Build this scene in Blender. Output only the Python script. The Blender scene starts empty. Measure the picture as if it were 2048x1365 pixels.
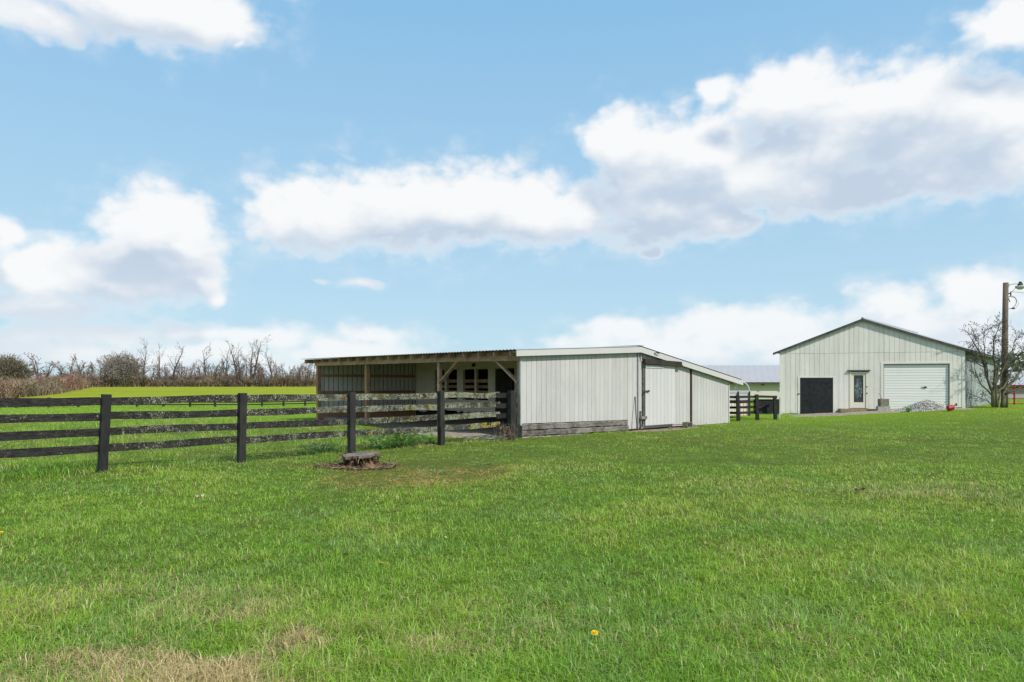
import bpy, bmesh, math, random
import numpy as np
from mathutils import Vector, Matrix

random.seed(7)
RNG = np.random.default_rng(11)
SC = bpy.context.scene
COL = SC.collection
R = math.radians

# ------------------------------------------------------------------ camera
F_PX = 1365.0            # focal length in pixels of the 2048 wide photograph
HOR = 768.0              # horizon row in the photograph
CAM_H = 1.55
cam_d = bpy.data.cameras.new('camera')
cam = bpy.data.objects.new('camera', cam_d)
COL.objects.link(cam)
cam.location = (0, 0, CAM_H)
cam.rotation_euler = (R(90), 0, 0)
cam_d.sensor_width = 36.0
cam_d.lens = 36.0 * F_PX / 2048.0
cam_d.shift_y = (HOR - 682.5) / 2048.0
cam_d.clip_start = 0.05
cam_d.clip_end = 9000
SC.camera = cam

# ------------------------------------------------------------------ light
SUN_AZ = (0.64, -0.77)
SUN_EL = 46.0
SKY_STRENGTH = 0.10
SUN_STRENGTH = 2.35
EXPOSURE = 0.8


def to_sun():
    c = math.cos(R(SUN_EL))
    return Vector((SUN_AZ[0] * c, SUN_AZ[1] * c, math.sin(R(SUN_EL))))


sun_d = bpy.data.lights.new('sun', 'SUN')
sun_d.energy = SUN_STRENGTH
sun_d.angle = R(1.0)
sun_d.color = (1.0, 0.95, 0.87)
sun = bpy.data.objects.new('sun', sun_d)
COL.objects.link(sun)
sun.rotation_euler = to_sun().to_track_quat('Z', 'Y').to_euler()
sun.location = (30, -20, 40)

SC.view_settings.view_transform = 'Standard'
SC.view_settings.look = 'None'
SC.view_settings.gamma = 1.0
SC.view_settings.use_curve_mapping = False
SC.view_settings.exposure = EXPOSURE


# ------------------------------------------------------------------ node helper
class V:
    """a socket with arithmetic"""
    def __init__(s, nt, sock):
        s.nt, s.s = nt, sock

    def _m(s, op, *a, clamp=False):
        n = s.nt.nodes.new('ShaderNodeMath')
        n.operation = op
        n.use_clamp = clamp
        for i, x in enumerate((s,) + a):
            if isinstance(x, V):
                s.nt.links.new(x.s, n.inputs[i])
            else:
                n.inputs[i].default_value = float(x)
        return V(s.nt, n.outputs[0])

    def __add__(s, o): return s._m('ADD', o)
    def __sub__(s, o): return s._m('SUBTRACT', o)
    def __mul__(s, o): return s._m('MULTIPLY', o)
    def __truediv__(s, o): return s._m('DIVIDE', o)
    def max(s, o): return s._m('MAXIMUM', o)
    def min(s, o): return s._m('MINIMUM', o)
    def smax(s, o, k): return s._m('SMOOTH_MAX', o, k)
    def sqrt(s): return s._m('SQRT')
    def madd(s, a, b): return s._m('MULTIPLY_ADD', a, b)
    def inv(s): return s._m('MULTIPLY_ADD', -1.0, 1.0)
    def pow(s, p): return s._m('POWER', p)

    def step(s, a, b, lo=0.0, hi=1.0, kind='SMOOTHSTEP'):
        n = s.nt.nodes.new('ShaderNodeMapRange')
        n.interpolation_type = kind
        s.nt.links.new(s.s, n.inputs[0])
        for i, x in ((1, a), (2, b), (3, lo), (4, hi)):
            if isinstance(x, V):
                s.nt.links.new(x.s, n.inputs[i])
            else:
                n.inputs[i].default_value = float(x)
        return V(s.nt, n.outputs[0])


def put(nt, inp, v):
    if isinstance(v, V):
        nt.links.new(v.s, inp)
    elif isinstance(v, bpy.types.NodeSocket):
        nt.links.new(v, inp)
    elif isinstance(v, (tuple, list)):
        inp.default_value = tuple(v) + (1.0,) if len(v) == 3 and inp.type == 'RGBA' else tuple(v)
    else:
        inp.default_value = v


def mixc(nt, f, a, b, blend='MIX'):
    n = nt.nodes.new('ShaderNodeMix')
    n.data_type = 'RGBA'
    n.blend_type = blend
    put(nt, n.inputs[0], f)
    put(nt, n.inputs[6], a)
    put(nt, n.inputs[7], b)
    return n.outputs[2]


def noise(nt, vec, scale, detail=4.0, rough=0.55, dist=0.0, dim='3D'):
    n = nt.nodes.new('ShaderNodeTexNoise')
    n.noise_dimensions = dim
    n.inputs['Scale'].default_value = scale
    n.inputs['Detail'].default_value = detail
    n.inputs['Roughness'].default_value = rough
    n.inputs['Distortion'].default_value = dist
    if vec is not None:
        nt.links.new(vec, n.inputs['Vector'])
    return V(nt, n.outputs[0])


def vmul(nt, vec, xyz):
    n = nt.nodes.new('ShaderNodeVectorMath')
    n.operation = 'MULTIPLY'
    nt.links.new(vec, n.inputs[0])
    n.inputs[1].default_value = xyz
    return n.outputs[0]


def vadd(nt, vec, other):
    n = nt.nodes.new('ShaderNodeVectorMath')
    n.operation = 'ADD'
    nt.links.new(vec, n.inputs[0])
    put(nt, n.inputs[1], other)
    return n.outputs[0]


# ------------------------------------------------------------------ sky with clouds
world = bpy.data.worlds.new('World')
SC.world = world
world.use_nodes = True
world.cycles.sampling_method = 'MANUAL'
world.cycles.sample_map_resolution = 512


def build_world():
    nt = world.node_tree
    nt.nodes.clear()
    out = nt.nodes.new('ShaderNodeOutputWorld')
    bg = nt.nodes.new('ShaderNodeBackground')
    bg.inputs[1].default_value = SKY_STRENGTH
    nt.links.new(bg.outputs[0], out.inputs[0])
    sky = nt.nodes.new('ShaderNodeTexSky')
    sky.sky_type = 'NISHITA'
    sky.sun_disc = False
    sky.sun_elevation = R(SUN_EL)
    sky.sun_rotation = math.atan2(SUN_AZ[0], SUN_AZ[1])
    sky.altitude = 200
    sky.air_density = 1.0
    sky.dust_density = 0.6
    sky.ozone_density = 1.3
    tc = nt.nodes.new('ShaderNodeTexCoord')
    gen = tc.outputs['Generated']
    sep = nt.nodes.new('ShaderNodeSeparateXYZ')
    nt.links.new(gen, sep.inputs[0])
    x, y, z = (V(nt, sep.outputs[i]) for i in range(3))
    az = x._m('ARCTAN2', y)
    el = z._m('ARCSINE')
    comb = nt.nodes.new('ShaderNodeCombineXYZ')
    put(nt, comb.inputs[0], az)
    put(nt, comb.inputs[1], el * 1.35)
    p = comb.outputs[0]
    # warp of the cloud outlines
    wn = nt.nodes.new('ShaderNodeTexNoise')
    wn.inputs['Scale'].default_value = 9.0
    wn.inputs['Detail'].default_value = 3.0
    nt.links.new(p, wn.inputs['Vector'])
    ws = nt.nodes.new('ShaderNodeSeparateXYZ')
    nt.links.new(wn.outputs[1], ws.inputs[0])
    waz = az + (V(nt, ws.outputs[0]) - 0.5) * 0.10
    wel = el + (V(nt, ws.outputs[1]) - 0.5) * 0.055

    # cumulus heaps: photo column, row, half width, half height
    heaps = [
        (90, 45, 120, 48), (300, 10, 250, 105), (400, 40, 150, 70), (580, -5, 60, 22), (488, 98, 20, 12),
        (325, 440, 140, 85), (230, 500, 100, 60), (385, 500, 70, 60), (95, 545, 150, 75), (0, 475, 60, 50), (230, 570, 200, 50),
        (380, 565, 90, 42), (80, 605, 220, 48), (420, 590, 40, 25), (180, 545, 190, 85), (270, 530, 120, 60), (300, 470, 150, 75), (340, 530, 110, 60), (60, 560, 110, 60),
        (640, 425, 150, 88), (560, 430, 90, 55), (800, 420, 170, 98), (930, 410, 170, 95), (1060, 425, 160, 78), (1160, 420, 80, 55),
        (1240, 280, 95, 75), (1380, 295, 170, 90), (1350, 370, 200, 70), (1500, 340, 190, 85), (1440, 180, 50, 30),
        (1590, 190, 150, 82), (1780, 195, 190, 80), (1950, 230, 180, 85), (1720, 290, 330, 100), (1950, 330, 200, 75),
        (1650, 380, 250, 65), (1330, 430, 160, 65), (1440, 450, 110, 42), (1860, 370, 110, 38),
        (2010, 45, 110, 60), (2080, 20, 120, 80),
        (1240, 665, 110, 34), (1420, 660, 170, 48), (1560, 665, 150, 56), (1780, 610, 110, 55), (1960, 595, 150, 68), (1850, 660, 260, 55),
        (60, 670, 160, 36), (230, 670, 160, 34), (400, 665, 110, 30), (520, 668, 140, 28), (740, 672, 110, 26), (650, 690, 160, 24), (1130, 690, 60, 22),
        (120, 700, 280, 46), (420, 712, 300, 40), (720, 702, 220, 34), (1350, 700, 300, 46), (1700, 700, 350, 58), (1960, 690, 260, 64),
        (740, 572, 40, 14), (665, 566, 22, 9), (1300, 495, 22, 16), (20, 640, 26, 14),
    ]
    conv = []
    for (cx, cy, rx, ry) in heaps:
        X, Z = (cx - 1024) / F_PX, (HOR - cy) / F_PX
        a = math.atan2(X, 1)
        e = math.atan2(Z, math.hypot(X, 1))
        ra = rx / F_PX / (1 + X * X)
        re = ry / F_PX / math.sqrt(1 + X * X) / (1 + Z * Z)
        conv.append((a, e, ra * 1.07, re * 1.13))

    CL = 1.0 / (SKY_STRENGTH * 2 ** EXPOSURE)      # a radiance of 1 in the picture

    def field(azv, elv):
        cb = nt.nodes.new('ShaderNodeCombineXYZ')
        put(nt, cb.inputs[0], azv)
        put(nt, cb.inputs[1], elv)
        f = None
        for (a, e, ra, re) in conv:
            ma = nt.nodes.new('ShaderNodeVectorMath')
            ma.operation = 'MULTIPLY_ADD'
            nt.links.new(cb.outputs[0], ma.inputs[0])
            ma.inputs[1].default_value = (1 / ra, 1 / re, 0)
            ma.inputs[2].default_value = (-a / ra, -e / re, max(0.0, 0.75 - re / 0.035))
            ln = nt.nodes.new('ShaderNodeVectorMath')
            ln.operation = 'LENGTH'
            nt.links.new(ma.outputs[0], ln.inputs[0])
            g = V(nt, ln.outputs['Value'])
            f = g if f is None else f._m('SMOOTH_MIN', g, 0.42)
        return f.inv().max(-1.0)

    f0 = field(waz, wel)
    fr = f0
    f1 = field(waz + 0.015, wel + 0.055)
    # the rest of the sky, out of the picture, carries clouds of the same kind
    n_far = noise(nt, p, 2.6, 4.0, 0.5)
    outside = az._m('ABSOLUTE').step(0.72, 0.95).max(el.step(0.58, 0.75))
    far_f = n_far.madd(4.0, -2.1) * outside - outside.inv()
    f0 = f0.max(far_f)
    n1 = noise(nt, p, 18.0, 6.0, 0.52)
    n1v = n1.s.node.outputs[1]
    n2 = noise(nt, p, 75.0, 4.0, 0.6)
    vo = nt.nodes.new('ShaderNodeTexVoronoi')
    vo.feature = 'F1'
    vo.voronoi_dimensions = '2D'
    vo.inputs['Scale'].default_value = 26.0
    vo.inputs['Detail'].default_value = 2.0
    vo.inputs['Roughness'].default_value = 0.5
    nt.links.new(vadd(nt, p, vmul(nt, n1v, (0.022, 0.022, 0))), vo.inputs['Vector'])
    puff = V(nt, vo.outputs['Distance']).inv()
    d = f0 + (n1 - 0.5) * 0.72 + (puff - 0.55) * 0.26 + (n2 - 0.5) * 0.10 + 0.10
    low = el.step(0.0, 0.20, 0.85, 0.53)
    alpha = d.step(-0.02, low) * el.step(0.0, 0.14, 0.80, 0.97)
    wisp = d.step(-0.45, 0.15) * n1.step(0.40, 0.7) * 0.22
    alpha = alpha.max(wisp)
    # shading: thick and low parts are grey blue, sunlit tops white
    n3 = noise(nt, vadd(nt, vmul(nt, p, (0.8, 1.6, 1)), (0.0, 0.03, 0.4)), 9.0, 5.0, 0.5)
    shade = ((f1 - fr) * 1.5 + fr * 0.5 + (n3 - 0.5) * 1.1 + (puff - 0.6) * -0.25 + (n1 - 0.5) * -0.5).step(-0.50, 0.68)
    shade = shade * d.step(0.05, 0.6) * el.step(0.03, 0.17, 0.45, 1.0)
    cloud_lit = (CL * 0.955, CL * 0.965, CL * 0.97)
    cloud_dim = (CL * 0.55, CL * 0.65, CL * 0.78)
    cc = mixc(nt, shade, cloud_lit, cloud_dim)
    # clear air: Nishita, evened a little towards the pale cyan of the photograph
    clear = mixc(nt, 1.0, sky.outputs[0], (0.80, 0.92, 0.86), 'MULTIPLY')
    low_c = (CL * 0.53, CL * 0.735, CL * 0.86)
    top_c = (CL * 0.245, CL * 0.535, CL * 0.85)
    pale = mixc(nt, el.step(-0.05, 0.62, 0.92, 0.85), clear, mixc(nt, el.step(0.0, 0.58, 0, 1, 'LINEAR'), low_c, top_c))
    col = mixc(nt, alpha, pale, cc)
    nt.links.new(col, bg.inputs[0])


build_world()


# ------------------------------------------------------------------ numpy noise
_perm = RNG.random((256, 256))


def vnoise(x, y, seed=0):
    x = np.asarray(x, float) + seed * 17.31
    y = np.asarray(y, float) + seed * 9.73
    xi = np.floor(x).astype(int)
    yi = np.floor(y).astype(int)
    fx = x - xi
    fy = y - yi
    fx = fx * fx * (3 - 2 * fx)
    fy = fy * fy * (3 - 2 * fy)
    g = lambda a, b: _perm[a & 255, b & 255]
    return (g(xi, yi) * (1 - fx) * (1 - fy) + g(xi + 1, yi) * fx * (1 - fy)
            + g(xi, yi + 1) * (1 - fx) * fy + g(xi + 1, yi + 1) * fx * fy)


def fbm(x, y, seed=0, octv=4):
    t, a, s = 0.0, 0.5, 0.0
    for i in range(octv):
        t = t + a * vnoise(np.asarray(x) * 2 ** i, np.asarray(y) * 2 ** i, seed + i * 3)
        s += a
        a *= 0.55
    return t / s


def sstep(a, b, x):
    t = np.clip((np.asarray(x, float) - a) / (b - a), 0, 1)
    return t * t * (3 - 2 * t)


# ------------------------------------------------------------------ terrain
_ty = [-3000, 0, 20, 28, 40, 55, 75, 100, 150, 220, 320, 600, 6000]
_tz = [0, 0, -0.01, -0.03, -0.12, -0.38, -1.0, -0.62, 0.12, 0.75, 0.9, 0.4, -6]


def gz(x, y):
    x = np.asarray(x, float)
    y = np.asarray(y, float)
    b = np.interp(y, _ty, _tz)
    b = (b + np.interp(y - 4, _ty, _tz) + np.interp(y + 4, _ty, _tz)) / 3
    right = 0.43 * sstep(13.5, 21.5, x) * sstep(14, 32, y)
    b = b * (1 - sstep(10, 20, x) * sstep(30, 60, y) * 0.6)
    near = np.exp(-(x * x + y * y) / (60 ** 2))
    b = b + (fbm(x / 2.3, y / 2.3, 2, 3) - 0.5) * 0.09 * near + right
    return b


def G(x, y):
    return float(gz(x, y))


def P(px, py, D):
    return Vector(((px - 1024) / F_PX * D, D, CAM_H - (py - HOR) / F_PX * D))


# ------------------------------------------------------------------ scene helpers
ORG = {}


def tag(o, label=None, cat=None, group=None, kind=None):
    if label: o['label'] = label
    if cat: o['category'] = cat
    if group: o['group'] = group
    if kind: o['kind'] = kind
    return o


def thing(name, loc, label, cat, group=None):
    o = bpy.data.objects.new(name, None)
    o.empty_display_size = 0.2
    COL.objects.link(o)
    o.location = loc
    ORG[o.name] = Vector(loc)
    return tag(o, label, cat, group)


class MB:
    def __init__(s):
        s.v, s.f = [], []

    def add(s, vs, fs):
        n = len(s.v)
        s.v += [tuple(v) for v in vs]
        s.f += [tuple(i + n for i in f) for f in fs]

    def box(s, c, size, ax=None):
        """box at centre c, size along axes ax (three vectors)"""
        ax = ax or (Vector((1, 0, 0)), Vector((0, 1, 0)), Vector((0, 0, 1)))
        c = Vector(c)
        h = [a * (q / 2) for a, q in zip(ax, size)]
        vs = [c + h[0] * i + h[1] * j + h[2] * k for i in (-1, 1) for j in (-1, 1) for k in (-1, 1)]
        s.add(vs, [(0, 1, 3, 2), (4, 6, 7, 5), (0, 4, 5, 1), (2, 3, 7, 6), (0, 2, 6, 4), (1, 5, 7, 3)])

    def bar(s, a, b, w, h, up=Vector((0, 0, 1))):
        """rectangular bar from a to b; w across, h along up"""
        a, b = Vector(a), Vector(b)
        d = (b - a)
        L = d.length
        d.normalize()
        side = d.cross(up).normalized()
        u2 = side.cross(d).normalized()
        s.box((a + b) / 2, (L, w, h), (d, side, u2))

    def tube(s, pts, rads, n=8, cap=True):
        pts = [Vector(p) for p in pts]
        if not isinstance(rads, (list, tuple)):
            rads = [rads] * len(pts)
        base = len(s.v)
        up = Vector((0.13, 0.21, 0.97)).normalized()
        prev = None
        for i, p in enumerate(pts):
            t = (pts[min(i + 1, len(pts) - 1)] - pts[max(i - 1, 0)])
            if t.length < 1e-9: t = Vector((0, 0, 1))
            t.normalize()
            if prev is None:
                a = t.cross(up if abs(t.dot(up)) < .95 else Vector((1, 0, 0))).normalized()
            else:
                a = (prev - t * prev.dot(t))
                a = a.normalized() if a.length > 1e-6 else t.cross(up).normalized()
            prev = a
            b = t.cross(a)
            for k in range(n):
                q = 2 * math.pi * k / n
                s.v.append(tuple(p + (a * math.cos(q) + b * math.sin(q)) * rads[i]))
        for i in range(len(pts) - 1):
            for k in range(n):
                k2 = (k + 1) % n
                s.f.append((base + i * n + k, base + i * n + k2, base + (i + 1) * n + k2, base + (i + 1) * n + k))
        if cap:
            s.f.append(tuple(base + k for k in reversed(range(n))))
            s.f.append(tuple(base + (len(pts) - 1) * n + k for k in range(n)))

    def panel(s, c4, nrm, th, ch=0.0):
        """prism over the quad c4 (counter-clockwise seen from outside), raised by th along nrm, chamfered"""
        nrm = Vector(nrm)
        c4 = [Vector(c) for c in c4]
        n = len(c4)
        cen = sum(c4, Vector()) / n
        lo = c4
        mid = [c + nrm * (th - ch) for c in c4]
        if ch > 0:
            hi = []
            for i in range(n):
                e1 = (c4[(i + 1) % n] - c4[i]).normalized()
                e0 = (c4[i] - c4[i - 1]).normalized()
                i1 = nrm.cross(e1)
                i0 = nrm.cross(e0)
                hi.append(c4[i] + nrm * th + (i0 + i1).normalized() * ch * 1.2)
            vs = lo + mid + hi
            fs = [tuple(2 * n + i for i in range(n))]
            for i in range(n):
                j = (i + 1) % n
                fs += [(i, j, n + j, n + i), (n + i, n + j, 2 * n + j, 2 * n + i)]
            fs.append(tuple(reversed(range(n))))
        else:
            hi = [c + nrm * th for c in c4]
            vs = lo + hi
            fs = [tuple(n + i for i in range(n)), tuple(reversed(range(n)))]
            for i in range(n):
                j = (i + 1) % n
                fs.append((i, j, n + j, n + i))
        s.add(vs, fs)

    def build(s, name, m, parent=None, loc=None, smooth=False):
        org = ORG[parent.name] if parent else Vector(loc or (0, 0, 0))
        me = bpy.data.meshes.new(name)
        me.from_pydata([(v[0] - org.x, v[1] - org.y, v[2] - org.z) for v in s.v], [], s.f)
        me.materials.append(m)
        if smooth:
            me.polygons.foreach_set('use_smooth', [True] * len(me.polygons))
        me.update()
        o = bpy.data.objects.new(name, me)
        COL.objects.link(o)
        if parent:
            o.parent = parent
        else:
            o.location = org
        ORG[o.name] = org
        return o


def copy_tree(o, parent=None):
    c = o.copy()
    COL.objects.link(c)
    if parent: c.parent = parent
    ORG[c.name] = ORG.get(o.name, Vector())
    for ch in list(o.children):
        copy_tree(ch, c)
    return c


# ------------------------------------------------------------------ materials
def new_mat(name):
    m = bpy.data.materials.new(name)
    m.use_nodes = True
    nt = m.node_tree
    nt.nodes.clear()
    out = nt.nodes.new('ShaderNodeOutputMaterial')
    b = nt.nodes.new('ShaderNodeBsdfPrincipled')
    b.inputs['Specular IOR Level'].default_value = 0.25
    nt.links.new(b.outputs[0], out.inputs[0])
    geo = nt.nodes.new('ShaderNodeNewGeometry')
    return m, nt, b, geo.outputs['Position'], out


def bump(nt, b, h, strength=0.3, dist=0.02):
    n = nt.nodes.new('ShaderNodeBump')
    n.inputs['Strength'].default_value = strength
    n.inputs['Distance'].default_value = dist
    put(nt, n.inputs['Height'], h)
    nt.links.new(n.outputs[0], b.inputs['Normal'])


def objrand(nt):
    n = nt.nodes.new('ShaderNodeObjectInfo')
    return V(nt, n.outputs['Random'])


def painted(name, col, dirt, dirt_amt=0.35, streak=1.0, rough=0.6, rust=0.0, vary=0.06, speck=0.0, splash=None):
    """weathered paint on metal or board: blotches, vertical runs, a few flakes"""
    m, nt, b, pos, _ = new_mat(name)
    big = noise(nt, pos, 0.9, 4, 0.6)
    fine = noise(nt, pos, 14, 5, 0.65)
    run = noise(nt, vmul(nt, pos, (9, 9, 0.6)), 1.6, 5, 0.6)
    f = (big * 0.5 + run * 0.6 * streak + fine * 0.25).step(0.45, 1.05, 0, dirt_amt)
    c = mixc(nt, f, col, dirt)
    r = objrand(nt)
    c = mixc(nt, 1.0, c, mixc(nt, r, (1 - vary,) * 3, (1.0, 1.0, 1.0)), 'MULTIPLY')
    if splash is not None:
        sp_ = nt.nodes.new('ShaderNodeSeparateXYZ')
        nt.links.new(pos, sp_.inputs[0])
        mud = noise(nt, pos, 5.0, 5, 0.7)
        k = (mud - (V(nt, sp_.outputs[2]) - splash) * 1.1).step(0.42, 0.75, 0, 0.55)
        c = mixc(nt, k, c, (0.22, 0.17, 0.11))
    if speck > 0:
        sp = noise(nt, pos, 22, 2, 0.5)
        where = noise(nt, pos, 1.3, 2, 0.5)
        k = sp.step(0.70, 0.74) * where.step(0.5, 0.62) * speck
        c = mixc(nt, k, c, (0.09, 0.075, 0.06))
    if rust > 0:
        rn = noise(nt, vmul(nt, pos, (3, 3, 0.9)), 2.2, 5, 0.65)
        c = mixc(nt, rn.step(0.60, 0.74, 0, rust), c, (0.20, 0.09, 0.04))
    nt.links.new(c, b.inputs['Base Color'])
    b.inputs['Roughness'].default_value = rough
    bump(nt, b, fine * 0.6 + run * 0.4, 0.18, 0.01)
    return m


def wood(name, c1, c2, scale=1.0, axis=(1, 1, 1), rough=0.85, vary=0.25, c3=None):
    m, nt, b, pos, _ = new_mat(name)
    gr = noise(nt, vmul(nt, pos, axis), 18 * scale, 6, 0.65, 0.4)
    bg_ = noise(nt, pos, 1.7, 4, 0.6)
    c = mixc(nt, (gr * 0.7 + bg_ * 0.5).step(0.35, 0.85), c1, c2)
    if c3:
        k = noise(nt, pos, 3.3, 5, 0.65)
        c = mixc(nt, k.step(0.5, 0.7), c, c3)
    r = objrand(nt)
    c = mixc(nt, 1.0, c, mixc(nt, r, (1 - vary,) * 3, (1.0 + vary * .3,) * 3), 'MULTIPLY')
    nt.links.new(c, b.inputs['Base Color'])
    b.inputs['Roughness'].default_value = rough
    bump(nt, b, gr, 0.5, 0.012)
    return m


def plain(name, c1, c2=None, scale=8, rough=0.7, metal=0.0, bumpy=0.2):
    m, nt, b, pos, _ = new_mat(name)
    n = noise(nt, pos, scale, 5, 0.6)
    c = mixc(nt, n.step(0.3, 0.75), c1, c2 or tuple(x * 0.7 for x in c1))
    nt.links.new(c, b.inputs['Base Color'])
    b.inputs['Roughness'].default_value = rough
    b.inputs['Metallic'].default_value = metal
    if bumpy: bump(nt, b, n, bumpy, 0.01)
    return m


def blade_mat(name, trans=0.35, gloss=0.05):
    m = bpy.data.materials.new(name)
    m.use_nodes = True
    nt = m.node_tree
    nt.nodes.clear()
    out = nt.nodes.new('ShaderNodeOutputMaterial')
    at = nt.nodes.new('ShaderNodeAttribute')
    at.attribute_name = 'tint'
    df = nt.nodes.new('ShaderNodeBsdfDiffuse')
    tr = nt.nodes.new('ShaderNodeBsdfTranslucent')
    gl = nt.nodes.new('ShaderNodeBsdfGlossy')
    gl.inputs['Roughness'].default_value = 0.45
    nt.links.new(at.outputs['Color'], df.inputs[0])
    nt.links.new(at.outputs['Color'], tr.inputs[0])
    m1 = nt.nodes.new('ShaderNodeMixShader')
    m1.inputs[0].default_value = trans
    nt.links.new(df.outputs[0], m1.inputs[1])
    nt.links.new(tr.outputs[0], m1.inputs[2])
    m2 = nt.nodes.new('ShaderNodeMixShader')
    m2.inputs[0].default_value = gloss
    nt.links.new(m1.outputs[0], m2.inputs[1])
    nt.links.new(gl.outputs[0], m2.inputs[2])
    nt.links.new(m2.outputs[0], out.inputs[0])
    return m


M = {}
M['white'] = painted('white_siding', (0.575, 0.55, 0.52), (0.30, 0.27, 0.235), 0.45, 1.0, 0.5, 0.05, 0.09, 0.35, 0.02)
M['white_door'] = painted('white_door_sheet', (0.595, 0.575, 0.55), (0.32, 0.29, 0.25), 0.35, 0.8, 0.5, 0.05, 0.05, 0.8, 0.05)
M['groove'] = painted('siding_backing', (0.42, 0.41, 0.385), (0.26, 0.24, 0.21), 0.5)
M['fascia'] = painted('white_fascia', (0.58, 0.55, 0.52), (0.32, 0.28, 0.235), 0.5, 0.5, 0.6, 0.05)
M['barn'] = painted('barn_siding', (0.78, 0.735, 0.66), (0.42, 0.36, 0.28), 0.45, 1.0, 0.55, 0.06, 0.08, 0.2, 0.05)
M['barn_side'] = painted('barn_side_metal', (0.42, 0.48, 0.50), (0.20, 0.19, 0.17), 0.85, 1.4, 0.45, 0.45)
M['garage'] = painted('garage_door_paint', (0.80, 0.79, 0.73), (0.52, 0.48, 0.38), 0.35, 0.5, 0.5)
M['cream'] = painted('cream_door_paint', (0.74, 0.68, 0.56), (0.40, 0.26, 0.12), 0.35, 0.6, 0.55)
M['stall'] = painted('stall_plaster', (0.86, 0.74, 0.60), (0.52, 0.43, 0.32), 0.4, 0.7, 0.9)
M['roof_dark'] = plain('roof_underside_metal', (0.10, 0.095, 0.09), (0.05, 0.047, 0.045), 4, 0.55, 0.2)
M['roof'] = painted('galvanised_roof', (0.42, 0.42, 0.42), (0.16, 0.12, 0.10), 0.6, 0.6, 0.45, 0.3)
M['pale_roof'] = painted('pale_metal_roof', (0.47, 0.42, 0.40), (0.35, 0.31, 0.295), 0.5, 0.95, 0.0)
M['tin'] = painted('grey_tin_wall', (0.80, 0.71, 0.64), (0.50, 0.42, 0.36), 0.5, 0.9, 0.5, 0.1)
M['brown_wood'] = wood('brown_timber', (0.60, 0.31, 0.165), (0.32, 0.17, 0.10), 1.0, (1, 1, 0.25))
M['grey_wood'] = wood('weathered_timber', (0.66, 0.42, 0.275), (0.34, 0.20, 0.13), 1.0, (0.4, 0.4, 0.6), c3=(0.32, 0.19, 0.115))
M['rafter'] = wood('rafter_timber', (0.68, 0.50, 0.30), (0.38, 0.26, 0.16), 1.0, (0.6, 0.6, 1))
M['dark_wood'] = wood('dark_stall_boards', (0.075, 0.062, 0.05), (0.03, 0.025, 0.02), 1.0, (1, 1, 0.3))
M['tie'] = wood('weathered_sleeper', (0.36, 0.33, 0.29), (0.045, 0.038, 0.032), 0.55, (0.5, 0.5, 2.2), c3=(0.13, 0.09, 0.06), vary=0.4)
M['black'] = plain('black_paint', (0.012, 0.012, 0.014), (0.028, 0.028, 0.03), 6, 0.6)
M['black_wood'] = wood('black_painted_post', (0.016, 0.015, 0.014), (0.045, 0.042, 0.038), 1.0, (1, 1, 0.25), rough=0.7)
M['rust'] = plain('rusty_iron', (0.095, 0.065, 0.05), (0.05, 0.036, 0.03), 14, 0.8)
M['galv'] = plain('galvanised_steel', (0.45, 0.46, 0.47), (0.3, 0.31, 0.32), 10, 0.45, 0.5)
M['pole'] = wood('utility_pole_timber', (0.20, 0.15, 0.105), (0.10, 0.078, 0.055), 0.8, (1, 1, 0.12))
M['concrete'] = plain('concrete', (0.42, 0.40, 0.36), (0.27, 0.25, 0.21), 9, 0.95, 0, 0.5)
M['concrete_old'] = plain('mossy_concrete', (0.24, 0.22, 0.16), (0.12, 0.11, 0.07), 9, 0.95, 0, 0.5)
M['slab'] = plain('tan_slab', (0.33, 0.26, 0.17), (0.2, 0.16, 0.09), 7, 0.95, 0, 0.5)
M['red'] = plain('red_plastic', (0.42, 0.022, 0.03), (0.30, 0.015, 0.022), 5, 0.45, 0, 0)
M['red_gate'] = plain('red_gate_paint', (0.36, 0.03, 0.05), (0.24, 0.02, 0.03), 5, 0.5, 0, 0)
M['lens'] = plain('lamp_lens', (0.62, 0.62, 0.58), (0.5, 0.5, 0.46), 12, 0.25, 0, 0)
M['bark'] = wood('grey_bark', (0.125, 0.105, 0.09), (0.055, 0.046, 0.04), 0.6, (1, 1, 0.3), vary=0.1)
M['bark_moss'] = wood('mossy_bark', (0.20, 0.175, 0.105), (0.085, 0.073, 0.05), 1.2, (1, 1, 0.3), vary=0.0, c3=(0.12, 0.125, 0.04))
M['stump'] = wood('rotten_stump_side', (0.12, 0.07, 0.038), (0.025, 0.017, 0.012), 0.6, (1, 1, 0.35), c3=(0.24, 0.15, 0.08))
M['stump_top'] = wood('grey_stump_top', (0.27, 0.225, 0.18), (0.085, 0.068, 0.052), 1.3, (0.35, 1.6, 1), c3=(0.055, 0.04, 0.028))
M['blade'] = blade_mat('grass_blade', 0.42, 0.05)
M['twig'] = blade_mat('twig_tint', 0.0, 0.0)
M['leaf'] = blade_mat('leaf_tint', 0.3, 0.06)
M['petal'] = plain('yellow_petal', (0.80, 0.55, 0.01), (0.72, 0.42, 0.01), 30, 0.6, 0, 0)


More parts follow.
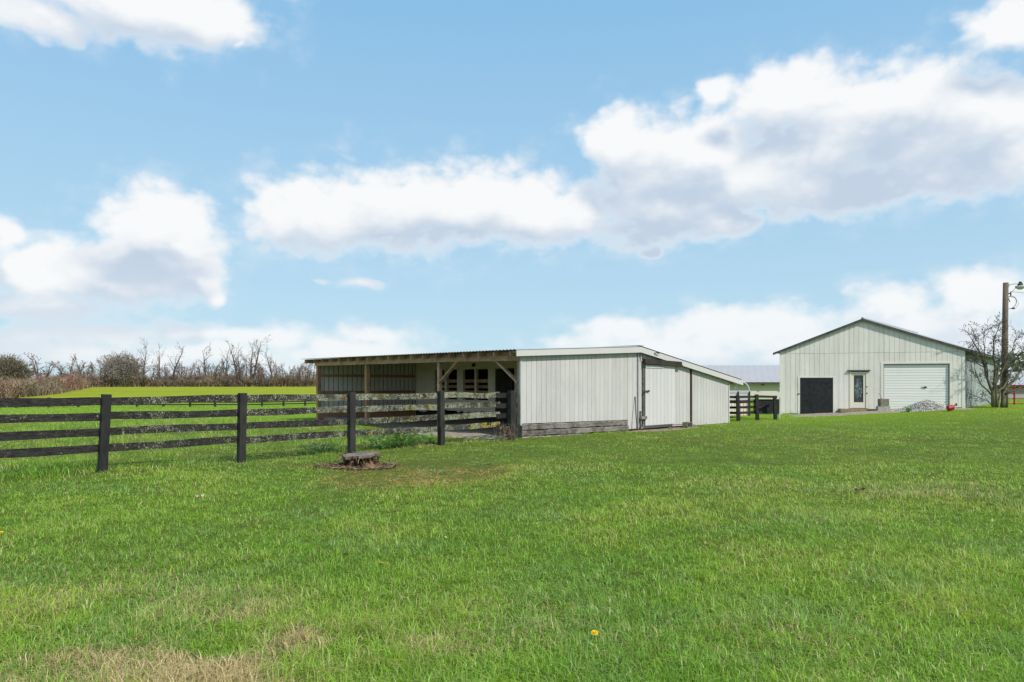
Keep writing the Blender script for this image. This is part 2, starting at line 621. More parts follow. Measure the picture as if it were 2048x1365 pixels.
def fence_mat():
    m, nt, b, pos, _ = new_mat('lichen_fence_board')
    sp = nt.nodes.new('ShaderNodeSeparateXYZ')
    nt.links.new(pos, sp.inputs[0])
    X, Z = V(nt, sp.outputs[0]), V(nt, sp.outputs[2])
    gr = noise(nt, vmul(nt, pos, (1, 1, 5)), 9, 6, 0.65)
    base = mixc(nt, gr.step(0.35, 0.7), (0.013, 0.012, 0.012), (0.050, 0.045, 0.039))
    fine = noise(nt, pos, 46, 4, 0.7)
    mid = noise(nt, pos, 7.5, 4, 0.6)
    big = noise(nt, pos, 1.6, 3, 0.5)
    grow = X.step(-8.5, -1.6, 0.055, 0.20)
    r = objrand(nt)
    th = (grow + (mid - 0.5) * 0.42 + (big - 0.5) * 0.28 + (r - 0.5) * 0.06).madd(-1, 0.685)
    k = (fine - th).step(-0.01, 0.05)
    lich = mixc(nt, noise(nt, pos, 22, 3, 0.6).step(0.35, 0.65), (0.36, 0.36, 0.265), (0.18, 0.18, 0.11))
    yel = noise(nt, vadd(nt, pos, (5, 0, 0)), 3.4, 3, 0.55) + X.step(-1.9, -0.6) * Z.step(0.60, 0.45) * 0.16
    lich = mixc(nt, yel.step(0.56, 0.70) * X.step(-5.2, -3.0), lich, (0.42, 0.34, 0.05))
    c = mixc(nt, k, base, lich)
    nt.links.new(c, b.inputs['Base Color'])
    b.inputs['Roughness'].default_value = 0.9
    bump(nt, b, gr * 0.5 + k * 0.5, 0.5, 0.008)
    return m


M['fence'] = fence_mat()


def ground_mat():
    m, nt, b, pos, _ = new_mat('turf')
    sp = nt.nodes.new('ShaderNodeSeparateXYZ')
    nt.links.new(pos, sp.inputs[0])
    X, Y = V(nt, sp.outputs[0]), V(nt, sp.outputs[1])
    n1 = noise(nt, pos, 0.35, 5, 0.6)
    n2 = noise(nt, pos, 3.0, 6, 0.65)
    n3 = noise(nt, pos, 26.0, 4, 0.7)
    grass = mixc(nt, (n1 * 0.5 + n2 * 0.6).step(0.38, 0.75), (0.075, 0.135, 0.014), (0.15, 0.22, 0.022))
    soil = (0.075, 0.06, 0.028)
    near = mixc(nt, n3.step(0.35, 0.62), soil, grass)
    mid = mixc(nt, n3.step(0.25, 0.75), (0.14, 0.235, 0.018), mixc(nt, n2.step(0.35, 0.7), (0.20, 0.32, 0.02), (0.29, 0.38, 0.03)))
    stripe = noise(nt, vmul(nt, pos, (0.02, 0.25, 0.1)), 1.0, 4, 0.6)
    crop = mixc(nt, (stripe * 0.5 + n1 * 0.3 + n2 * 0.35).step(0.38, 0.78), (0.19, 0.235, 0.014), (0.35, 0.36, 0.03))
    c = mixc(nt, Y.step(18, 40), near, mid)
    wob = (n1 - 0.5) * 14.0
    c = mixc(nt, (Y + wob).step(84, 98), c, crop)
    nt.links.new(c, b.inputs['Base Color'])
    b.inputs['Roughness'].default_value = 1.0
    b.inputs['Specular IOR Level'].default_value = 0.05
    bump(nt, b, n3 * 0.4 + n2, 0.7, 0.06)
    return m


M['turf'] = ground_mat()


def soil_mat(name, c1, c2, c3, s=1.0):
    m, nt, b, pos, _ = new_mat(name)
    n2 = noise(nt, pos, 4.0 * s, 6, 0.7)
    vo = nt.nodes.new('ShaderNodeTexVoronoi')
    vo.inputs['Scale'].default_value = 34.0 * s
    nt.links.new(pos, vo.inputs['Vector'])
    c = mixc(nt, n2.step(0.35, 0.7), c1, c2)
    hue = nt.nodes.new('ShaderNodeSeparateXYZ')
    nt.links.new(vo.outputs['Color'], hue.inputs[0])
    c = mixc(nt, V(nt, hue.outputs[0]).step(0.45, 0.9), c, c3)
    nt.links.new(c, b.inputs['Base Color'])
    b.inputs['Roughness'].default_value = 1.0
    bump(nt, b, V(nt, vo.outputs['Distance']) * -1.0 + n2, 0.8, 0.03)
    return m


M['dirt'] = soil_mat('trodden_dirt', (0.19, 0.13, 0.09), (0.28, 0.20, 0.145), (0.36, 0.28, 0.21))
M['gravelly'] = soil_mat('grey_gravel_ground', (0.24, 0.19, 0.14), (0.34, 0.275, 0.205), (0.48, 0.41, 0.33))
M['mulch'] = soil_mat('dark_wood_mulch', (0.045, 0.03, 0.02), (0.085, 0.055, 0.035), (0.16, 0.10, 0.06))
M['stone'] = soil_mat('pale_crushed_stone', (0.34, 0.315, 0.275), (0.46, 0.425, 0.37), (0.60, 0.56, 0.50))


# ------------------------------------------------------------------ ground
def axis(lo_far, lo, hi, hi_far, step, grow):
    a = list(np.arange(lo, hi, step))
    s, x = step, a[-1]
    while x < hi_far:
        s *= grow
        x += s
        a.append(x)
    s, x = step, lo
    pre = []
    while x > lo_far:
        s *= grow
        x -= s
        pre.append(x)
    return np.array(pre[::-1] + a)


xs = axis(-4500, -16, 30, 4500, 0.35, 1.16)
ys = axis(-3000, 0, 46, 6000, 0.35, 1.12)
gx, gy = np.meshgrid(xs, ys)
gzv = gz(gx, gy)
nx, ny = len(xs), len(ys)
me = bpy.data.meshes.new('ground')
me.vertices.add(nx * ny)
me.vertices.foreach_set('co', np.stack([gx, gy, gzv], -1).reshape(-1))
ii = np.arange((ny - 1) * (nx - 1))
r_, c_ = ii // (nx - 1), ii % (nx - 1)
q = np.stack([r_ * nx + c_, r_ * nx + c_ + 1, (r_ + 1) * nx + c_ + 1, (r_ + 1) * nx + c_], -1).astype(np.int32)
me.loops.add(q.size)
me.loops.foreach_set('vertex_index', q.reshape(-1))
me.polygons.add(len(q))
me.polygons.foreach_set('loop_start', np.arange(0, q.size, 4, dtype=np.int32))
me.polygons.foreach_set('use_smooth', np.ones(len(q), bool))
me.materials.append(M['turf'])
me.update(calc_edges=True)
ground = bpy.data.objects.new('ground', me)
COL.objects.link(ground)
tag(ground, 'green lawn and pasture ground running out to the far field', kind='structure')


def patch(name, poly_fn, cx, cy, rx, ry, m, up=0.02, rot=0.0, n=26, label=None, rough=0.03, kind='structure', irregular=0.16):
    """ground patch with an uneven rim: polar grid following the terrain"""
    mb = MB()
    rings = 9
    ca, sa = math.cos(rot), math.sin(rot)
    mb.v.append((cx, cy, G(cx, cy) + up))
    nseg = 56
    for i in range(1, rings + 1):
        for k in range(nseg):
            th = 2 * math.pi * k / nseg
            wob = 1 + irregular * (float(fbm(math.cos(th) * 2 + cx, math.sin(th) * 2 + cy, 5)) - 0.5) * 3
            a = math.cos(th) * rx * wob * i / rings
            b = math.sin(th) * ry * wob * i / rings
            if poly_fn:
                a, b = poly_fn(th, i / rings, wob)
            x, y = cx + a * ca - b * sa, cy + a * sa + b * ca
            z = G(x, y) + (up + rough * (float(fbm(x * 5, y * 5, 9)) - 0.4) if i < rings else -0.03)
            mb.v.append((x, y, z))
    for k in range(nseg):
        k2 = (k + 1) % nseg
        mb.f.append((0, 1 + k, 1 + k2))
        for i in range(rings - 1):
            mb.f.append((1 + i * nseg + k, 1 + (i + 1) * nseg + k, 1 + (i + 1) * nseg + k2, 1 + i * nseg + k2))
    o = mb.build(name, m, smooth=True)
    tag(o, label, kind=kind)
    return o


def squarish(rx, ry, p=5.0):
    def fn(th, t, wob):
        c, s = math.cos(th), math.sin(th)
        k = (abs(c) ** p + abs(s) ** p) ** (-1 / p)
        return c * k * rx * t * (0.97 + 0.03 * wob), s * k * ry * t * (0.97 + 0.03 * wob)
    return fn


# ------------------------------------------------------------------ the run-in shed
TH = R(42)
SE = Vector((math.cos(TH), math.sin(TH), 0))     # along the gable wall
SF = Vector((-math.sin(TH), math.cos(TH), 0))    # along the open front
SO = Vector((0.243, 19.5, 0))
UP = Vector((0, 0, 1))


def S(s, t, z):
    return SO + SE * s + SF * t + UP * z


S_RIDGE, S_W, S_L = 5.39, 11.19, 12.8


def shed_top(s, t=0):
    """underside of the roof sheet"""
    if s <= S_RIDGE:
        z = 2.535 + (2.80 - 2.535) * s / S_RIDGE
    else:
        z = 2.80 + (1.69 - 2.80) * (s - S_RIDGE) / (12.0 - S_RIDGE)
    return z + 0.007 * t


shed = thing('run_in_shed', (SO.x, SO.y, G(SO.x, SO.y)),
             'long low white ribbed metal shed with an open timber front facing the fence', 'shed')
# walls -------------------------------------------------------------
nE = -SF      # gable wall faces the camera side
bk = MB()
zs = lambda s: shed_top(s) - 0.05
W_TH = 0.10
for (s0, s1, zb) in ((0.02, 4.855, 0.40), (4.855, S_RIDGE, 0.02), (S_RIDGE, S_W, 0.02)):
    bk.panel([S(s0, W_TH, zb), S(s1, W_TH, zb), S(s1, W_TH, zs(s1)), S(s0, W_TH, zs(s0))], nE, W_TH - 0.012)
gable = bk.build('gable_wall', M['groove'], shed)


def board(s0, s1, z0, z1, ztop=None, name='siding_board', m='white', off=0.0, parent=None):
    mb = MB()
    t0 = ztop if ztop is not None else zs(s0)
    t1 = ztop if ztop is not None else zs(s1)
    mb.panel([S(s0, 0.012 - off, z0), S(s1, 0.012 - off, z1), S(s1, 0.012 - off, t1), S(s0, 0.012 - off, t0)], nE, 0.022, 0.008)
    return mb.build(name, M[m], parent or gable)


nb = 24
e0 = 0.03
wdt = (4.855 - 0.03) / nb
for i in range(nb):
    s0 = 0.03 + i * wdt
    s1 = s0 + wdt - 0.006
    zb = 0.405 - 0.06 * (s0 / 4.855)
    board(s0, s1, zb, zb - 0.012 * wdt)
board(4.863, 5.10, 0.03, 0.03)
board(5.108, 5.345, 0.03, 0.03)
board(5.43, 5.60, 0.06, 0.06)                       # narrow strip by the door
nb2 = 13
w2 = (11.17 - 8.62) / nb2
for i in range(nb2):
    s0 = 8.62 + i * w2
    board(s0, s0 + w2 - 0.008, 0.0, 0.0)
nb3 = 13
w3 = (8.50 - 5.66) / nb3
for i in range(nb3):                                 # fixed siding behind and beyond the door
    s0 = 5.66 + i * w3
    board(s0, s0 + w3 - 0.008, 0.08, 0.08)
# corner and seam trims
tr = MB()
tr.bar(S(0.0, -0.005, 0.36), S(0.0, -0.005, zs(0) - 0.01), 0.05, 0.05, SE)
tr.build('corner_trim', M['white'], shed)
tr = MB()
tr.bar(S(S_RIDGE, -0.01, 0.03), S(S_RIDGE, -0.01, zs(S_RIDGE) - 0.12), 0.055, 0.05, SE)
tr.build('seam_trim', M['galv'], shed)
tr = MB()
tr.bar(S(8.56, -0.01, 0.02), S(8.56, -0.01, zs(8.56) - 0.05), 0.085, 0.05, SE)
tag(tr.build('seam_strip', M['rust'], shed), 'dark rusty strip down the gable siding')
tr = MB()
tr.bar(S(S_W, -0.005, 0.0), S(S_W, -0.005, zs(S_W) - 0.02), 0.06, 0.06, SE)
tr.build('corner_trim', M['white'], shed)
# sliding door --------------------------------------------------------
door = MB()
door.panel([S(5.70, -0.055, 0.13), S(7.42, -0.055, 0.13), S(7.42, -0.055, 2.19), S(5.70, -0.055, 2.19)], nE, 0.03)
door = door.build('sliding_door', M['groove'], shed)
nd = 8
wd = (7.42 - 5.70) / nd
for i in range(nd):
    s0 = 5.70 + i * wd
    mb = MB()
    mb.panel([S(s0 + .002, -0.085, 0.12), S(s0 + wd - 0.005, -0.085, 0.12), S(s0 + wd - 0.005, -0.085, 2.20), S(s0 + .002, -0.085, 2.20)], nE, 0.016, 0.006)
    mb.build('door_board', M['white_door'], door)
mb = MB()
mb.bar(S(5.70, -0.118, 2.14), S(6.72, -0.118, 2.14), 0.008, 0.10)
mb.build('hanger_plate', M['white_door'], door)
for s_ in (5.78, 5.86, 6.55, 6.64):
    mb = MB()
    mb.tube([S(s_, -0.118, 2.13 + 0.03 * ((s_ * 7) % 1)), S(s_, -0.135, 2.13 + 0.03 * ((s_ * 7) % 1))], 0.014, 6)
    mb.build('bolt', M['rust'], door)
mb = MB()
mb.bar(S(5.60, -0.13, 1.30), S(5.83, -0.13, 1.30), 0.03, 0.045)
mb.tube([S(5.83, -0.16, 1.30), S(5.83, -0.12, 1.30)], 0.035, 8)
mb.build('latch', M['rust'], door)
tk = MB()
tk.bar(S(5.58, -0.12, 2.33), S(7.75, -0.12, 2.27), 0.11, 0.14)
tk.bar(S(5.58, -0.19, 2.26), S(7.75, -0.19, 2.20), 0.03, 0.06)
tag(tk.build('door_track', M['dark_wood'], shed), 'dark weathered sliding door track under the eave')
jb = MB()
jb.bar(S(5.655, -0.04, 0.12), S(5.655, -0.04, 2.22), 0.05, 0.035, SE)
jb.build('door_jamb', M['tie'], shed)
jb = MB()
jb.bar(S(5.50, -0.03, 0.02), S(5.50, -0.03, 0.62), 0.10, 0.05, SE)
jb.box(S(5.58, -0.10, 0.40), (0.30, 0.10, 0.09), (SE, SF, UP))
tag(jb.build('door_guide', M['tie'], shed), 'weathered bottom guide at the door post')
tr = MB()
tr.bar(S(5.52, -0.03, 2.35), S(5.52, -0.03, 2.62), 0.06, 0.04, SE)
tr.build('trim_block', M['white'], shed)
# foundation sleepers under the gable wall
for k, (za, zb_, s_end) in enumerate(((0.22, 0.395, 4.80), (0.04, 0.215, 4.84), (-0.16, 0.035, 4.5))):
    cuts = ([0.02, 3.3, s_end], [0.02, 1.9, s_end], [0.02, s_end])[k]
    for a, b_ in zip(cuts[:-1], cuts[1:]):
        mb = MB()
        nseg = 14
        ring = []
        for j in range(nseg + 1):
            q0 = a + 0.004 + (b_ - a - 0.008) * j / nseg
            e1, e2, e3 = (random.uniform(-.022, .022) for _ in range(3))
            zl_, zh_ = za - 0.012 * q0 + .004 + e1 * .5, zb_ - 0.012 * q0 - .004 + e2 * .5
            fr_ = -0.045 + e3
            mb.v += [tuple(S(q0, fr_, zl_ + .015)), tuple(S(q0, fr_ - .004, zh_ - .02)), tuple(S(q0, fr_ + .02, zh_)), tuple(S(q0, .13, zh_)), tuple(S(q0, .13, zl_))]
        for j in range(nseg):
            for c_ in range(5):
                d_ = (c_ + 1) % 5
                mb.f.append((j * 5 + c_, (j + 1) * 5 + c_, (j + 1) * 5 + d_, j * 5 + d_))
        mb.f += [(0, 1, 2, 3, 4), tuple(nseg * 5 + i for i in (4, 3, 2, 1, 0))]
        mb.build('sleeper', M['tie'], shed)

# rear and side walls
mb = MB()
mb.bar(S(S_W - 0.05, 0.12, 0.75), S(S_W - 0.05, S_L - 0.1, 0.75), 0.06, 1.9)
mb.build('rear_wall', M['tin'], shed)
# left end wall: backing, tin panels between posts
lw = MB()
for (s0, s1) in ((0.1, S_RIDGE), (S_RIDGE, S_W)):
    lw.panel([S(s1, S_L + 0.02, 0.0), S(s0, S_L + 0.02, 0.0), S(s0, S_L + 0.02, shed_top(s0, S_L) - .03), S(s1, S_L + 0.02, shed_top(s1, S_L) - .03)], SF, 0.04)
lwall = lw.build('end_wall', M['roof_dark'], shed)
npn = 22
for i in range(npn):
    s0 = 0.16 + i * 0.225
    s1 = s0 + 0.188
    if s1 > 5.1: break
    mb = MB()
    mb.panel([S(s0, S_L + 0.018, 0.02), S(s1, S_L + 0.018, 0.02), S(s1, S_L + 0.018, shed_top(s1, S_L) - 0.08), S(s0, S_L + 0.018, shed_top(s0, S_L) - 0.08)], -SF, 0.030, 0.012)
    mb.build('tin_panel', M['tin'], lwall)
for zg in (1.90, 1.18):
    mb = MB()
    mb.bar(S(0.12, S_L - 0.05, zg), S(4.95, S_L - 0.05, zg), 0.06, 0.11)
    mb.build('girt', M['brown_wood'], shed)
for zg in (0.34, 0.14):
    mb = MB()
    mb.bar(S(0.12, S_L - 0.05, zg), S(4.95, S_L - 0.05, zg), 0.05, 0.19)
    mb.build('kick_board', M['brown_wood'], shed)

# stall front under the ridge
ST = 5.0


def stall_t(px):
    k = (px - 1024) / F_PX
    bx, by = SO.x + SE.x * ST, SO.y + SE.y * ST
    return (bx - by * k) / (-SF.x + SF.y * k)


def tt(px):
    return stall_t(px)


stall = MB()


def sbox(mb, pa, pb, z0, z1, d0=0.0, d1=0.12):
    """part of the stall front between photo columns pa and pb"""
    ta, tb = tt(pa), tt(pb)
    mb.box(S(ST + (d0 + d1) / 2, (ta + tb) / 2, (z0 + z1) / 2), (d1 - d0, abs(ta - tb), z1 - z0), (SE, SF, UP))


ztop = 2.74
solid = [(832, 869.5), (889, 893), (914, 926), (949, 952.5), (976, 990), (1029, 1092)]
for a, b_ in solid:
    # ragged lower edge: a stack of shorter steps
    steps = max(1, int(abs(b_ - a) / 6))
    for j in range(steps):
        qa, qb = a + (b_ - a) * j / steps, a + (b_ - a) * (j + 1) / steps
        zb = 0.24 + 0.16 * random.random()
        sbox(stall, qa, qb, zb, 2.17)
sbox(stall, 832, 1092, 2.172, ztop)
openings = [(869.5, 889), (893, 914), (926, 949), (952.5, 976)]
for a, b_ in openings:
    steps = 3
    for j in range(steps):
        qa, qb = a + (b_ - a) * j / steps, a + (b_ - a) * (j + 1) / steps
        sbox(stall, qa + 0.05, qb - .05, 0.30 + 0.12 * random.random(), 0.86 - 0.0, 0.002, 0.118)
swall = stall.build('stall_wall', M['stall'], shed)
for a, b_ in openings:
    for (z0, z1) in ((1.60, 1.74), (1.36, 1.49), (1.14, 1.26), (0.92, 1.02)):
        mb = MB()
        sbox(mb, a + .2, b_ - .2, z0, z1, 0.03, 0.055)
        mb.build('stall_board', M['grey_wood'], shed)
# plank door of the last stall
dr = MB()
sbox(dr, 990.3, 1024, 0.3, 2.165, 0.06, 0.09)
dr = dr.build('stall_door', M['dark_wood'], shed)
for j in range(8):
    mb = MB()
    qa, qb = 990.5 + (1023.8 - 990.5) * j / 8, 990.5 + (1023.8 - 990.5) * (j + 1) / 8
    sbox(mb, qa + .15, qb - .15, 0.32, 2.15, 0.03, 0.058)
    mb.build('plank', M['dark_wood'], dr)
kb = MB()
sbox(kb, 834, 1092, 0.0, 0.27, 0.05, 0.10)
kb.build('kick_board', M['dark_wood'], shed)
mb = MB()
sbox(mb, 947, 951, 2.28, 2.40, -0.10, -0.02)
mb.build('lamp_box', M['black'], shed)

# open front: posts, header, braces, rafters ---------------------------
for (t, w, m) in ((S_L - 0.02, 0.15, 'brown_wood'), (8.73, 0.15, 'brown_wood'), (4.05, 0.12, 'grey_wood'), (0.13, 0.12, 'grey_wood')):
    mb = MB()
    mb.bar(S(0.10, t, -0.12), S(0.10, t, 2.31 + 0.007 * t), w, w, SE)
    mb.build('post', M[m], shed)
hd = MB()
hd.bar(S(0.0, -0.02, 2.285), S(0.0, 4.05, 2.335), 0.06, 0.15)
hd.build('header_beam', M['grey_wood'], shed)
hd = MB()
hd.bar(S(0.0, 4.06, 2.335), S(0.0, 8.73, 2.36), 0.06, 0.15)
hd.build('header_beam', M['grey_wood'], shed)
hd = MB()
hd.bar(S(0.0, 8.74, 2.36), S(0.0, S_L + 0.1, 2.385), 0.06, 0.15)
hd.build('header_beam', M['grey_wood'], shed)
for (t0, t1) in ((4.0, 3.0), (0.16, 1.15)):
    mb = MB()
    mb.bar(S(0.06, t0, 1.58), S(0.06, t1, 2.26), 0.05, 0.12, SE)
    mb.build('brace', M['grey_wood'], shed)
nr = 19
for i in range(nr):
    t = 0.2 + i * (S_L + 0.5 - 0.2) / (nr - 1)
    mb = MB()
    a, b_ = S(-0.22, t, shed_top(-0.22, t) - 0.105), S(S_RIDGE - .06, t, shed_top(S_RIDGE, t) - 0.105)
    mb.bar(a, b_, 0.045, 0.15)
    mb.build('rafter', M['rafter'] if i in (6, 7, 8, 9, 10, 11) else M['grey_wood'], shed)
    if i % 2 == 0:
        mb = MB()
        a, b_ = S(S_RIDGE + .06, t, shed_top(S_RIDGE, t) - 0.12), S(11.9, t, shed_top(11.9, t) - 0.12)
        mb.bar(a, b_, 0.045, 0.15)
        mb.build('rafter', M['grey_wood'], shed)
# soffit blocking board behind the rafter tails
mb = MB()
mb.bar(S(0.05, 0.0, 2.425), S(0.05, S_L, 2.425 + .09), 0.03, 0.11)
mb.build('blocking_board', M['grey_wood'], shed)
mb = MB()
mb.bar(S(-0.2, S_L + 0.66, 2.50), S(S_RIDGE, S_L + 0.66, 2.77), 0.04, 0.16)
mb.bar(S(S_RIDGE + .02, S_L + 0.66, 2.77), S(12.0, S_L + 0.66, 1.66), 0.04, 0.16)
mb.build('barge_board', M['grey_wood'], shed)


# corrugated roof sheets
def corrug(mb, A, B, C, D, n, amp, nrm, th=0.0, waves=2):
    """sheet A-B (first edge, ribs run from it) to D-C with a wave profile; A->B is the wave direction"""
    cnt = n * waves * 2
    va, vb = [], []
    for i in range(cnt + 1):
        f = i / cnt
        o = nrm * (amp if i % 2 else -amp)
        va.append(A.lerp(B, f) + o)
        vb.append(D.lerp(C, f) + o)
    k = len(va)
    mb.add(va + vb, [(i, i + 1, k + i + 1, k + i) for i in range(k - 1)])


rf = MB()
t0, t1 = -0.18, S_L + 0.75
corrug(rf, S(-0.34, t0, shed_top(-0.34, t0) + 0.0), S(-0.34, t1, shed_top(-0.34, t1)), S(S_RIDGE + .02, t1, shed_top(S_RIDGE, t1) + .02), S(S_RIDGE + .02, t0, shed_top(S_RIDGE, t0) + .02), 45, 0.012, UP)
corrug(rf, S(12.05, t0, shed_top(12.05, t0) + .03), S(12.05, t1, shed_top(12.05, t1) + .03), S(S_RIDGE, t1, shed_top(S_RIDGE, t1) + .03), S(S_RIDGE, t0, shed_top(S_RIDGE, t0) + .03), 45, 0.012, UP)
rf.bar(S(S_RIDGE, t0, shed_top(S_RIDGE, t0) + .04), S(S_RIDGE, t1, shed_top(S_RIDGE, t1) + .04), 0.25, 0.02)
o = rf.build('roof', M['roof'], shed)
# white rake fascia
FH = 0.185
for (sa, sb) in ((-0.30, S_RIDGE), (S_RIDGE, 12.03)):
    mb = MB()
    za, zb_ = shed_top(sa) - 0.01, shed_top(sb) - 0.01
    mb.panel([S(sa, -0.13, za - FH), S(sb, -0.13, zb_ - FH), S(sb, -0.13, zb_), S(sa, -0.13, za)], nE, 0.035)
    mb.build('fascia_board', M['fascia'], shed)
mb = MB()
for (sa, sb) in ((-0.3, S_RIDGE), (S_RIDGE, 12.03)):
    za, zb_ = shed_top(sa) - 0.06, shed_top(sb) - 0.06
    mb.panel([S(sa, -0.128, za - 0.02), S(sa, 0.02, za - 0.02), S(sb, 0.02, zb_ - 0.02), S(sb, -0.128, zb_ - 0.02)], UP, 0.02)
mb.build('soffit', M['groove'], shed)
mb = MB()
mb.tube([S(6.1, -0.17, shed_top(6.1) - .09), S(6.15, -0.24, shed_top(6.1) - .06), S(6.25, -0.24, shed_top(6.1) - .07), S(6.3, -.22, shed_top(6.1) - .1)], 0.018, 6)
mb.build('hook', M['rust'], shed)

# floor of the shed and worn ground before it
c = S(5.4, 6.3, 0)
patch('dirt_floor', squarish(6.4, 5.6, 9), c.x, c.y, 6, 6, M['dirt'], 0.03, math.atan2(SF.y, SF.x), label='brown trodden dirt floor of the open shed')
c = S(-0.55, 3.2, 0)
patch('dirt_strip', squarish(3.2, 0.85, 3), c.x, c.y, 3.2, 0.8, M['gravelly'], 0.028, math.atan2(SF.y, SF.x), label='grey worn gravelly ground before the open shed front')
c = S(6.4, -0.32, 0)
patch('doorway_soil', None, c.x, c.y, 2.2, 0.36, M['dirt'], 0.012, TH, label='brown bare soil along the shed door')
c = S(0.9, 11.6, 0)
patch('hay_litter', None, c.x, c.y, 1.7, 0.9, M['dirt'], 0.16, math.atan2(SF.y, SF.x), label='brown hay litter heaped by the end post of the shed', rough=0.14)

# ------------------------------------------------------------------ the gabled barn
BL = Vector((14.19, 36.0, 0))
BR = Vector((22.16, 33.5, 0))
BU = (BR - BL).normalized()
BWID = (BR - BL).length
BN = Vector((BU.y, -BU.x, 0))           # faces the lawn
BW = Vector((math.sin(R(41)), math.cos(R(41)), 0))   # along the side wall
B_LEN = 13.0


def B(m, z, d=0.0):
    return BL + BU * m + BN * d + UP * z


APX, EAVE, RIDGE = 3.90, 3.28, 4.83


def barn_top(m):
    if m <= APX:
        return EAVE + (RIDGE - EAVE) * m / APX
    return RIDGE + (EAVE - RIDGE) * (m - APX) / (BWID - APX)


def bground(m):
    p = BL + BU * m
    return G(p.x, p.y)


barn = thing('gable_barn', (BL.x, BL.y, bground(0)), 'white metal gabled barn with a garage door and a black square door', 'barn')
bw = MB()
holes = [(0.90, 2.527, 1.89), (3.27, 4.13, 2.20), (4.84, 7.76, 2.55)]
edges = [0.0]
for h in holes: edges += [h[0], h[1]]
edges.append(BWID)
for i in range(len(edges) - 1):
    a, b_ = edges[i], edges[i + 1]
    hole = [h for h in holes if abs(h[0] - a) < 1e-6]
    zb0 = hole[0][2] if hole else -0.3
    xs_ = [a] + ([APX] if a < APX < b_ else []) + [b_]
    for p_, q_ in zip(xs_[:-1], xs_[1:]):
        bw.panel([B(p_, zb0, -0.14), B(q_, zb0, -0.14), B(q_, barn_top(q_) - 0.03, -0.14), B(p_, barn_top(p_) - 0.03, -0.14)], BN, 0.125)
bfront = bw.build('front_wall', M['groove'], barn)
nbd = 36
wb = BWID / nbd
for i in range(nbd):
    m0 = i * wb
    m1 = m0 + wb - 0.007
    segs = [(m0, m1)]
    # split at hole edges
    for h in holes:
        for e in (h[0], h[1]):
            segs = [x for (a, b_) in segs for x in (((a, e - .001), (e + .001, b_)) if a + 0.02 < e < b_ - 0.02 else ((a, b_),))]
    for (a, b_) in segs:
        mid_ = (a + b_) / 2
        hole = [h for h in holes if h[0] - 0.02 < mid_ < h[1] + 0.02]
        zb0 = hole[0][2] + 0.03 if hole else bground(mid_) + 0.03 + 0.03 * random.random()
        seam = 3.12
        parts = []
        if barn_top(mid_) > seam + 0.25:
            parts = [(zb0, seam - 0.006, False), (seam + 0.006, None, True)]
        else:
            parts = [(zb0, None, True)]
        for (z0, z1, sl) in parts:
            ta = barn_top(a) - 0.04 if sl else z1
            tb = barn_top(b_) - 0.04 if sl else z1
            mb = MB()
            mb.panel([B(a, z0, -0.012), B(b_, z0, -0.012), B(b_, tb, -0.012), B(a, ta, -0.012)], BN, 0.022, 0.008)
            mb.build('siding_board', M['barn'], bfront)
# side walls
p0, p1 = BR, BR + BW * B_LEN
sn = Vector((BW.y, -BW.x, 0))
sw = MB()
corrug(sw, Vector((p0.x, p0.y, -0.1)), Vector((p1.x, p1.y, -0.3)), Vector((p1.x, p1.y, EAVE - .02)), Vector((p0.x, p0.y, EAVE - .02)), 40, 0.018, sn, waves=1)
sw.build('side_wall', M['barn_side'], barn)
q0, q1 = BL, BL + BW * B_LEN
sw = MB()
corrug(sw, Vector((q0.x, q0.y, -0.4)), Vector((q1.x, q1.y, -0.6)), Vector((q1.x, q1.y, EAVE)), Vector((q0.x, q0.y, EAVE)), 40, 0.018, sn, waves=1)
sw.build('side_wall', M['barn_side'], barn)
sw = MB()
bkw = [q1 + UP * -.6, p1 + UP * -.6, p1 + UP * EAVE, q1 + BU * APX + UP * RIDGE, q1 + UP * EAVE]
sw.panel(bkw, -BN, 0.05)
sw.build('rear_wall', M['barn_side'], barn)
for m_, nm in ((0.0, 0), (BWID, 1)):
    mb = MB()
    mb.bar(B(m_, bground(m_) - 0.05, 0.0), B(m_, EAVE - 0.05, 0.0), 0.13, 0.06, BN)
    mb.build('corner_trim', M['barn'], barn)
# roof
OVL, OVR, OVF = 0.36, 0.42, 0.12


def broof(m, z, k):
    return BL + BU * m + BW * k + UP * z


rb = MB()
sl = (RIDGE - EAVE) / APX
sr = (RIDGE - EAVE) / (BWID - APX)
zl, zr = EAVE - OVL * sl + .03, EAVE - OVR * sr + .03
corrug(rb, broof(-OVL, zl, -OVF), broof(-OVL, zl, B_LEN + .3), broof(APX, RIDGE + .03, B_LEN + .3), broof(APX, RIDGE + .03, -OVF), 40, 0.014, UP, waves=2)
corrug(rb, broof(BWID + OVR, zr, -OVF), broof(BWID + OVR, zr, B_LEN + .3), broof(APX, RIDGE + .03, B_LEN + .3), broof(APX, RIDGE + .03, -OVF), 40, 0.014, UP, waves=2)
rb.build('roof', M['roof'], barn)
mb = MB()
for (ma, za, mb_, zb_) in ((-OVL, zl, APX, RIDGE + .03), (APX, RIDGE + .03, BWID + OVR, zr)):
    mb.panel([broof(ma, za - 0.11, -OVF - .01), broof(mb_, zb_ - 0.11, -OVF - .01), broof(mb_, zb_ + .012, -OVF - .01), broof(ma, za + .012, -OVF - .01)], BN, 0.03)
mb.build('rake_board', M['roof_dark'], barn)
mb = MB()
mb.tube([broof(APX, RIDGE + .05, -OVF), broof(APX, RIDGE + .05, B_LEN + .3)], 0.07, 6)
mb.build('ridge_cap', M['roof'], barn)
mb = MB()
mb.bar(broof(BWID + OVR - .05, zr - .07, -OVF), broof(BWID + OVR - .05, zr - .07, B_LEN + .3), 0.05, 0.10)
mb.build('eave_board', M['roof_dark'], barn)
